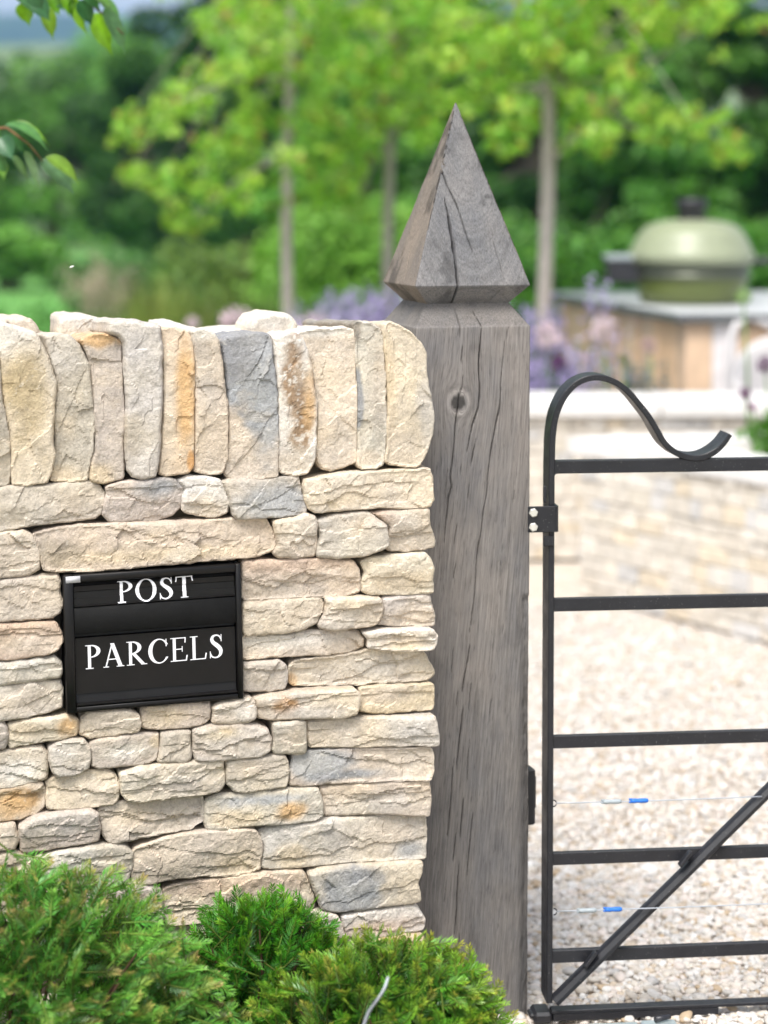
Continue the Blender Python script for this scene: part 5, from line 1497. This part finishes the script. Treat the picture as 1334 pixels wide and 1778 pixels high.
young('young yellow green tree with its slim trunk rising behind the middle of the wall', 499, 700, 12, 21,
      [(480, 120, 70), (400, 110, 60), (330, 180, 55), (270, 210, 45), (225, 220, 30), (440, 220, 65), (520, 190, 70), (390, 260, 50), (450, 300, 45), (540, 90, 70), (470, 20, 70), (560, -30, 80), (420, 40, 60), (340, 330, 32), (260, 320, 28), (230, 300, 18), (300, 300, 30), (410, 350, 34), (310, 390, 22), (560, 250, 45), (600, 150, 60), (480, -90, 120), (330, 380, 28)], 1)
young('young yellow green tree whose trunk is half hidden by the post point', 675, 700, 13, 20,
      [(660, 60, 75), (700, 140, 65), (640, 170, 65), (730, 80, 70), (600, 60, 60), (760, 150, 45), (690, 220, 55), (630, 260, 45), (740, 220, 35), (590, 280, 40), (700, 0, 80), (640, -60, 100), (760, 20, 60), (770, -70, 90), (560, 330, 40), (610, 350, 35)], 2)
young('young yellow green tree with its trunk between the oak post and the barbecue', 947, 760, 11, 27,
      [(950, 60, 85), (880, 40, 80), (860, 130, 55), (1020, 60, 75), (1080, 40, 70), (1010, 150, 60), (940, 150, 60), (1080, 130, 50), (1130, 20, 70), (1200, 20, 60), (1260, 10, 45), (1070, 210, 45), (1140, 200, 40), (1180, 220, 38), (1235, 225, 32), (1265, 255, 25), (1010, 220, 45), (900, 200, 40), (860, 60, 60), (820, 180, 35), (950, -60, 120), (1100, -70, 110), (850, -60, 100), (1230, -60, 80), (880, 250, 30), (1040, 250, 25)], 3)

# ------------------------------------------------------------------ woodland behind
DK = [(.05, .17, .015), (.08, .22, .02), (.03, .11, .012), (.12, .28, .03), (.055, .18, .02)]
def wood(label, px, ytop, ybot, rx, d, seed, cols=DK, dens=190, leaf=(.17, .11)):
    rng = np.random.default_rng(seed)
    s = d / F0
    b = at(px, 600, d); b[2] = 0
    zt, zb = at(px, ytop, d)[2], max(.3, at(px, ybot, d)[2])
    cz_, rz = (zt + zb) / 2, (zt - zb) / 2; R_ = rx * s
    cl = []
    for k in range(62):
        q = rng.normal(0, 1, 3); q /= np.linalg.norm(q)
        f = rng.uniform(.55, .92)
        if q[2] < -.1 and rng.random() < .9:
            a_ = rng.uniform(0, 6.28); q = np.array([math.cos(a_), math.sin(a_), rng.uniform(-1.1, 0)])
        c = np.array([b[0] + q[0] * R_ * f, b[1] + q[1] * R_ * .8 * f, max(.35, cz_ + q[2] * rz * f)])
        cl.append((c, R_ * rng.uniform(.2, .42)))
    pts = [b, b + [0.1, 0, cz_ * .5], b + [0, 0, cz_], b + [-.1, 0, cz_ + rz * .6]]
    return tree('woodland_tree', label, 'tree', b, (pts, np.array([.22, .18, .12, .05])), cl, dens / (R_ * .24) ** 2 , leaf, cols, rng, 'dleaf', 'dark trees behind the garden', nb=(0, -.3, .9), droop=.2, flat=.62, shell=.5, cw=.75)
DG = [(.026, .095, .011), (.045, .14, .016), (.016, .06, .009), (.08, .20, .022)]
MG = [(.11, .29, .035), (.15, .37, .05), (.08, .22, .025), (.19, .42, .065)]
wood('rounded mid green woodland tree at the left edge below the far hill', 88, 78, 545, 205, 46, 101, MG + DG)
wood('dark woodland tree right of the rounded left tree', 300, 15, 540, 150, 42, 102, DG + MG[:1])
wood('tall dark woodland tree behind the middle of the wall', 430, -110, 520, 170, 38, 103, DG)
wood('bright woodland tree low behind the two slim trunks', 590, 150, 560, 130, 30, 104, MG)
wood('dark woodland tree behind the post point', 745, -90, 540, 170, 33, 105)
wood('dark woodland tree behind the trunk beside the barbecue', 930, 40, 560, 130, 27, 106, DG)
wood('dark glossy woodland tree behind the barbecue', 1130, 120, 540, 150, 24, 107)
wood('very dark woodland tree at the right edge behind the barbecue', 1310, -80, 540, 150, 25, 108, DG)
wood('dark woodland tree high above the barbecue', 1180, -330, 200, 170, 30, 109, DG)
wood('small bright shrubby tree on the lawn edge at the far left', 15, 400, 560, 90, 34, 110, MG + DG[:2])
# unbroken wood beyond
rng = np.random.default_rng(55)
P = []
for k in range(150):
    px = rng.uniform(190, 1500); d = rng.uniform(48, 60)
    py = rng.uniform(-200 if px > 420 else 120 - (px - 190) * .6, 560)
    P.append((at(px, py, d), rng.uniform(.7, 1.5)))
for k in range(30):
    px = rng.uniform(-300, 230); d = rng.uniform(60, 75)
    P.append((at(px, rng.uniform(215, 540), d), rng.uniform(.8, 1.5)))
Pt, own = clump_points(P, 240, rng, .7, .4)
Pt = Pt[Pt[:, 2] > .1]
V = leaf_quads(Pt, .26, .17, rng, (0, -.4, .9), .2)
cc_ = np.array(DK)[rng.choice(5, len(Pt))] * rng.uniform(.7, 1.2, (len(Pt), 1))
tag(mk('woodland', V, np.arange(len(V)).reshape(-1, 4), M['dleaf'], None, np.repeat(cc_, 4, 0), None, False), kind='stuff')
# hazy trees between the hills
rng = np.random.default_rng(56)
for (lab_, px, yt, r_, d) in (('blue grey rounded tree far off at the left edge under the hill', -5, 150, 60, 120), ('pale far off tree under the hill beside the top left leaves', 200, 30, 80, 150)):
    s = d / F0; cl = []
    for k in range(50):
        q = rng.normal(0, 1, 3); q /= np.linalg.norm(q)
        cl.append((at(px + q[0] * r_ * .8, yt + r_ + q[2] * r_ * .8, d + q[1] * 2), r_ * s * rng.uniform(.2, .35)))
    b = at(px, 400, d); b[2] = 0
    tree('far_tree', lab_, 'tree', b, ([b, b + [0, 0, at(px, yt + r_, d)[2]]], np.array([.5, .2])), cl, 60, (.5, .35), MG, rng, 'dleaf', 'far off trees', limbs=False)

# ------------------------------------------------------------------ ornamental grasses, flowers
def grass_clump(label, px, ytop, d, wid, seed, plume=True, n=420, green=((.20, .27, .06), (.27, .30, .09), (.15, .23, .05))):
    rng = np.random.default_rng(seed)
    b = at(px, 600, d); b[2] = 0; H = at(px, ytop, d)[2]
    root = thing('grass_clump', b, label, 'ornamental grass', 'ornamental grasses behind the wall')
    V, C = [], []
    green = np.array(green)
    for k in range(n):
        a = rng.uniform(0, 6.28); r = wid * math.sqrt(rng.random()) * .3
        p = b + np.array([r * math.cos(a), r * math.sin(a), 0]); h = H * rng.uniform(.6, 1.0); sp = wid * rng.uniform(.2, 1.0)
        o = np.array([math.cos(a) * sp, math.sin(a) * sp, 0])
        side = np.array([-math.sin(a), math.cos(a), 0]) * .006
        prev = None
        pts = [p + o * t ** 2 + np.array([0, 0, h * (t - .12 * t ** 3)]) for t in (0, .35, .7, 1)]
        c = green[rng.integers(len(green))] * rng.uniform(.8, 1.2)
        for i in range(3):
            w0, w1 = (1 - i * .3), (1 - (i + 1) * .3)
            V += [pts[i] - side * w0, pts[i] + side * w0, pts[i + 1] + side * w1, pts[i + 1] - side * w1]; C += [c] * 4
    mk('blades', np.array(V), np.arange(len(V)).reshape(-1, 4), M['grass'], root, np.array(C), None, False)
    if plume:
        V, C = [], []
        for k in range(60):
            a = rng.uniform(0, 6.28); r = wid * rng.uniform(.1, .9)
            p = b + np.array([r * math.cos(a), r * math.sin(a), H * rng.uniform(.85, 1.15)])
            q = p + rng.normal(0, .035, (26, 3)) * [1, 1, 2]
            vv = leaf_quads(q, .03, .012, rng, (0, -.3, .3)); V.append(vv); C.append(np.tile(np.array([.44, .37, .32]) * rng.uniform(.8, 1.15), (len(vv), 1)))
        V = np.concatenate(V); mk('plumes', V, np.arange(len(V)).reshape(-1, 4), M['grass'], root, np.concatenate(C), None, False)
grass_clump('low grass clump with brownish plumes at the left behind the wall', 175, 505, 14.5, .32, 201)
grass_clump('tall yellowish grass clump right of the brown plumed grass', 262, 440, 14, .35, 202, False, green=((.28, .33, .08), (.34, .36, .12), (.2, .27, .06)))
grass_clump('olive green grass clump between the yellowish grass and the first slim trunk', 350, 452, 13.5, .40, 203, False)
grass_clump('wide green grass clump at the foot of the first slim trunk', 445, 440, 13.2, .42, 204, False, green=((.09, .17, .04), (.12, .19, .05), (.16, .2, .06)))
grass_clump('green grass clump between the two slim trunks', 575, 470, 14, .40, 205, False, green=((.07, .18, .04), (.10, .22, .05)))
def spikes(label, px, ytop, d, wid, n, seed, col, name='salvia_clump', cat='flowering plant', group='purple flowering plants in the border'):
    rng = np.random.default_rng(seed)
    b = at(px, 600, d); b[2] = 0; H = at(px, ytop, d)[2]
    root = thing(name, b, label, cat, group)
    V, C, V2, C2 = [], [], [], []
    for k in range(n):
        a = rng.uniform(0, 6.28); r = wid * math.sqrt(rng.random())
        p = b + np.array([r * math.cos(a), r * math.sin(a) * .7, 0]); h = H * rng.uniform(.8, 1.03)
        tip = p + np.array([rng.normal(0, .04), rng.normal(0, .04), h])
        side = np.array([.004, 0, 0])
        V2 += [p - side, p + side, tip + side * .4, tip - side * .4]; C2 += [np.array([.08, .16, .05])] * 4
        for j in range(10):
            q = p + (tip - p) * rng.uniform(.2, .72) + rng.normal(0, .03, 3)
            lv = leaf_quads(q[None], .06, .02, rng, (0, -.2, .8)); V2 += list(lv); C2 += [np.array([.09, .19, .07]) * rng.uniform(.7, 1.3)] * 4
        m_ = 26; tq = rng.uniform(.68, 1.0, m_)
        q = p[None] + (tip - p)[None] * tq[:, None] + rng.normal(0, .016, (m_, 3)) * (1.25 - tq[:, None])* 2.2
        V.append(leaf_quads(q, .024, .017, rng, (0, -.5, .4))); C.append(np.repeat(np.array(col) * rng.uniform(.75, 1.25, (m_, 1)), 4, 0))
    V2 = np.array(V2)
    mk('leaves', V2, np.arange(len(V2)).reshape(-1, 4), M['grass'], root, np.array(C2), None, False)
    V = np.concatenate(V); mk('flowers', V, np.arange(len(V)).reshape(-1, 4), M['petal'], root, np.concatenate(C), None, False)
PU, LI, PK = (.44, .36, .62), (.55, .49, .68), (.66, .50, .60)
spikes('pale lilac flower spikes just above the wall left of the post', 560, 528, 10.2, .20, 60, 301, LI)
spikes('violet flower spikes behind the wall left of the pyramid', 620, 506, 10.6, .22, 80, 302, PU)
spikes('bright violet flower spikes half hidden by the pyramid', 680, 498, 10.4, .18, 70, 303, PU)
spikes('mauve pink flowers low over the wall top', 545, 548, 9.6, .14, 40, 304, PK)
spikes('violet flower spikes right of the post neck', 925, 522, 10.0, .15, 40, 305, PU)
spikes('violet flowers low beside the post behind the white coping', 945, 605, 8.98, .15, 48, 306, PU)
spikes('pale lilac flowers in front of the larch cladding', 1010, 590, 9.05, .12, 22, 307, LI)
spikes('thin violet spikes standing up before the worktop', 1052, 495, 9.3, .06, 9, 308, PU)
spikes('small green and lilac plant low before the cladding', 1110, 628, 9.0, .12, 26, 309, (.22, .24, .25))
def allium(label, px, py, d, rpx, seed, col, zb=.02):
    rng = np.random.default_rng(seed)
    c = at(px, py, d); r = rpx * d / F0
    b = np.array([c[0] + .02, c[1], zb])
    root = thing('allium', b, label, 'allium flower', 'allium heads')
    m = MB(); m.tube([b, (b + c) / 2 + [.01, 0, 0], c], [.006, .005, .004], 6, (.12, .22, .07)); m.build('stem', M['bark'], root)
    n = 170; q = rng.normal(0, 1, (n, 3)); q /= np.linalg.norm(q, axis=1)[:, None]
    q = c + q * r * rng.uniform(.55, 1.0, (n, 1))
    V = leaf_quads(q, r * .42, r * .25, rng, (0, 0, .2))
    mk('flower_head', V, np.arange(len(V)).reshape(-1, 4), M['petal'], root, np.repeat(np.clip(np.array(col) * rng.uniform(.7, 1.3, (n, 1)), 0, 1), 4, 0), None, False)
DP, PP, GG = (.12, .02, .11), (.64, .52, .55), (.28, .42, .14)
allium('large faded pink allium head over the wall top', 411, 560, 9.4, 30, 401, PP)
allium('small pink allium head low over the wall left of the largest one', 335, 562, 9.8, 13, 411, PP)
allium('faded pink allium head right of the post neck', 952, 583, 8.9, 24, 402, PP)
allium('faded pink allium head before the middle of the larch cladding', 1048, 572, 8.95, 25, 403, (.64, .53, .54))
allium('dark purple allium head just above the scroll', 968, 630, 8.9, 15, 404, DP)
allium('green seeding allium head before the cladding', 1082, 625, 8.92, 10, 405, (.16, .22, .06))
allium('pale green allium head in front of the barbecue base', 1291, 516, 7.7, 15, 406, GG, .5)
allium('dark purple allium head over the near bed left of the chair foot', 1294, 684, 7.55, 12, 407, (.14, .016, .12), .5)
allium('small magenta allium bud under the dark purple head in the near bed', 1306, 706, 7.5, 8, 408, (.25, .03, .20), .5)
allium('dark purple allium head against the white chair', 1328, 633, 7.6, 15, 409, DP, .5)
allium('reddish allium head on the right before the cladding', 1128, 600, 8.98, 14, 410, (.55, .40, .38))
def bed_plant(label, px, py, d, seed):
    rng = np.random.default_rng(seed); c = at(px, py, d)
    b = np.array([c[0], c[1], .5]); root = thing('leafy_plant', b, label, 'plant', 'leafy plants in the near bed')
    q = c + rng.normal(0, 1, (160, 3)) * [.055, .055, .038]; q[:, 2] = np.maximum(q[:, 2], .51)
    V = leaf_quads(q, .09, .03, rng, (0, -.3, .7)); mk('leaves', V, np.arange(len(V)).reshape(-1, 4), M['leaf'], root, np.repeat(np.array([.10, .26, .04]) * rng.uniform(.7, 1.3, (160, 1)), 4, 0), None, False)
bed_plant('bright green leafy plant in the near bed at the right edge', 1352, 752, 7.5, 501)
bed_plant('bright green leafy plant in the near bed beyond the right edge', 1420, 748, 7.4, 502)

# ------------------------------------------------------------------ low shrubs closing the view under the trees
def low_shrub(label, px, ytop, rx, d, seed, cols):
    rng = np.random.default_rng(seed); s = d / F0
    b = at(px, 600, d); b[2] = 0; H = at(px, ytop, d)[2]; R_ = rx * s
    cl = [(b + np.array([rng.uniform(-1, 1) * R_, rng.uniform(-.5, .5) * R_, H * rng.uniform(.1, .85)]), H * rng.uniform(.12, .32)) for _ in range(60)]
    tree('garden_shrub', label, 'shrub', b, ([b, b + [0, 0, H * .5]], np.array([.05, .02])), cl, 900, (.09, .06), cols, rng, 'dleaf', 'shrubs between the border and the wood', limbs=False, flat=.8)
low_shrub('dark green shrub behind the brown plumed grass', 205, 440, 110, 22, 601, DG)
low_shrub('olive green shrub behind the first slim trunk', 400, 420, 110, 19, 602, [(.13, .22, .04), (.18, .27, .05), (.09, .16, .03)])
low_shrub('bright green shrub between the first slim trunk and the pyramid', 590, 330, 100, 17.5, 603, [(.18, .38, .05), (.25, .46, .07), (.12, .28, .03)])
low_shrub('dark green shrub directly behind the pyramid', 780, 380, 130, 19, 604, DK)
low_shrub('dark green shrub behind the left end of the worktop', 985, 400, 110, 17, 605, DK)
low_shrub('dark green shrub behind the barbecue lid', 1200, 370, 140, 18, 606, DK)
low_shrub('dark green shrub behind the right of the worktop', 1390, 370, 120, 17.5, 607, DK)
low_shrub('pale fresh green low shrub just above the left end of the wall', 40, 522, 80, 16, 608, [(.14, .36, .08), (.18, .42, .11), (.10, .29, .065)])

# ------------------------------------------------------------------ haze over the valley
hz = N('haze_air'); hz.t.nodes.remove(hz.b)
pv = hz.n('ShaderNodeVolumePrincipled')
pv.inputs['Color'].default_value = (.32, .58, 1.0, 1)
pv.inputs['Density'].default_value = 0.0005
pv.inputs['Anisotropy'].default_value = 0.2
hz.l(pv.outputs[0], hz.out.inputs['Volume'])
m = MB(); m.box((-1600, -70, -1.5), (3200, 0, 0), (0, 1900, 0), (0, 0, 175))
tag(m.build('haze', hz.m, None, False), kind='stuff')
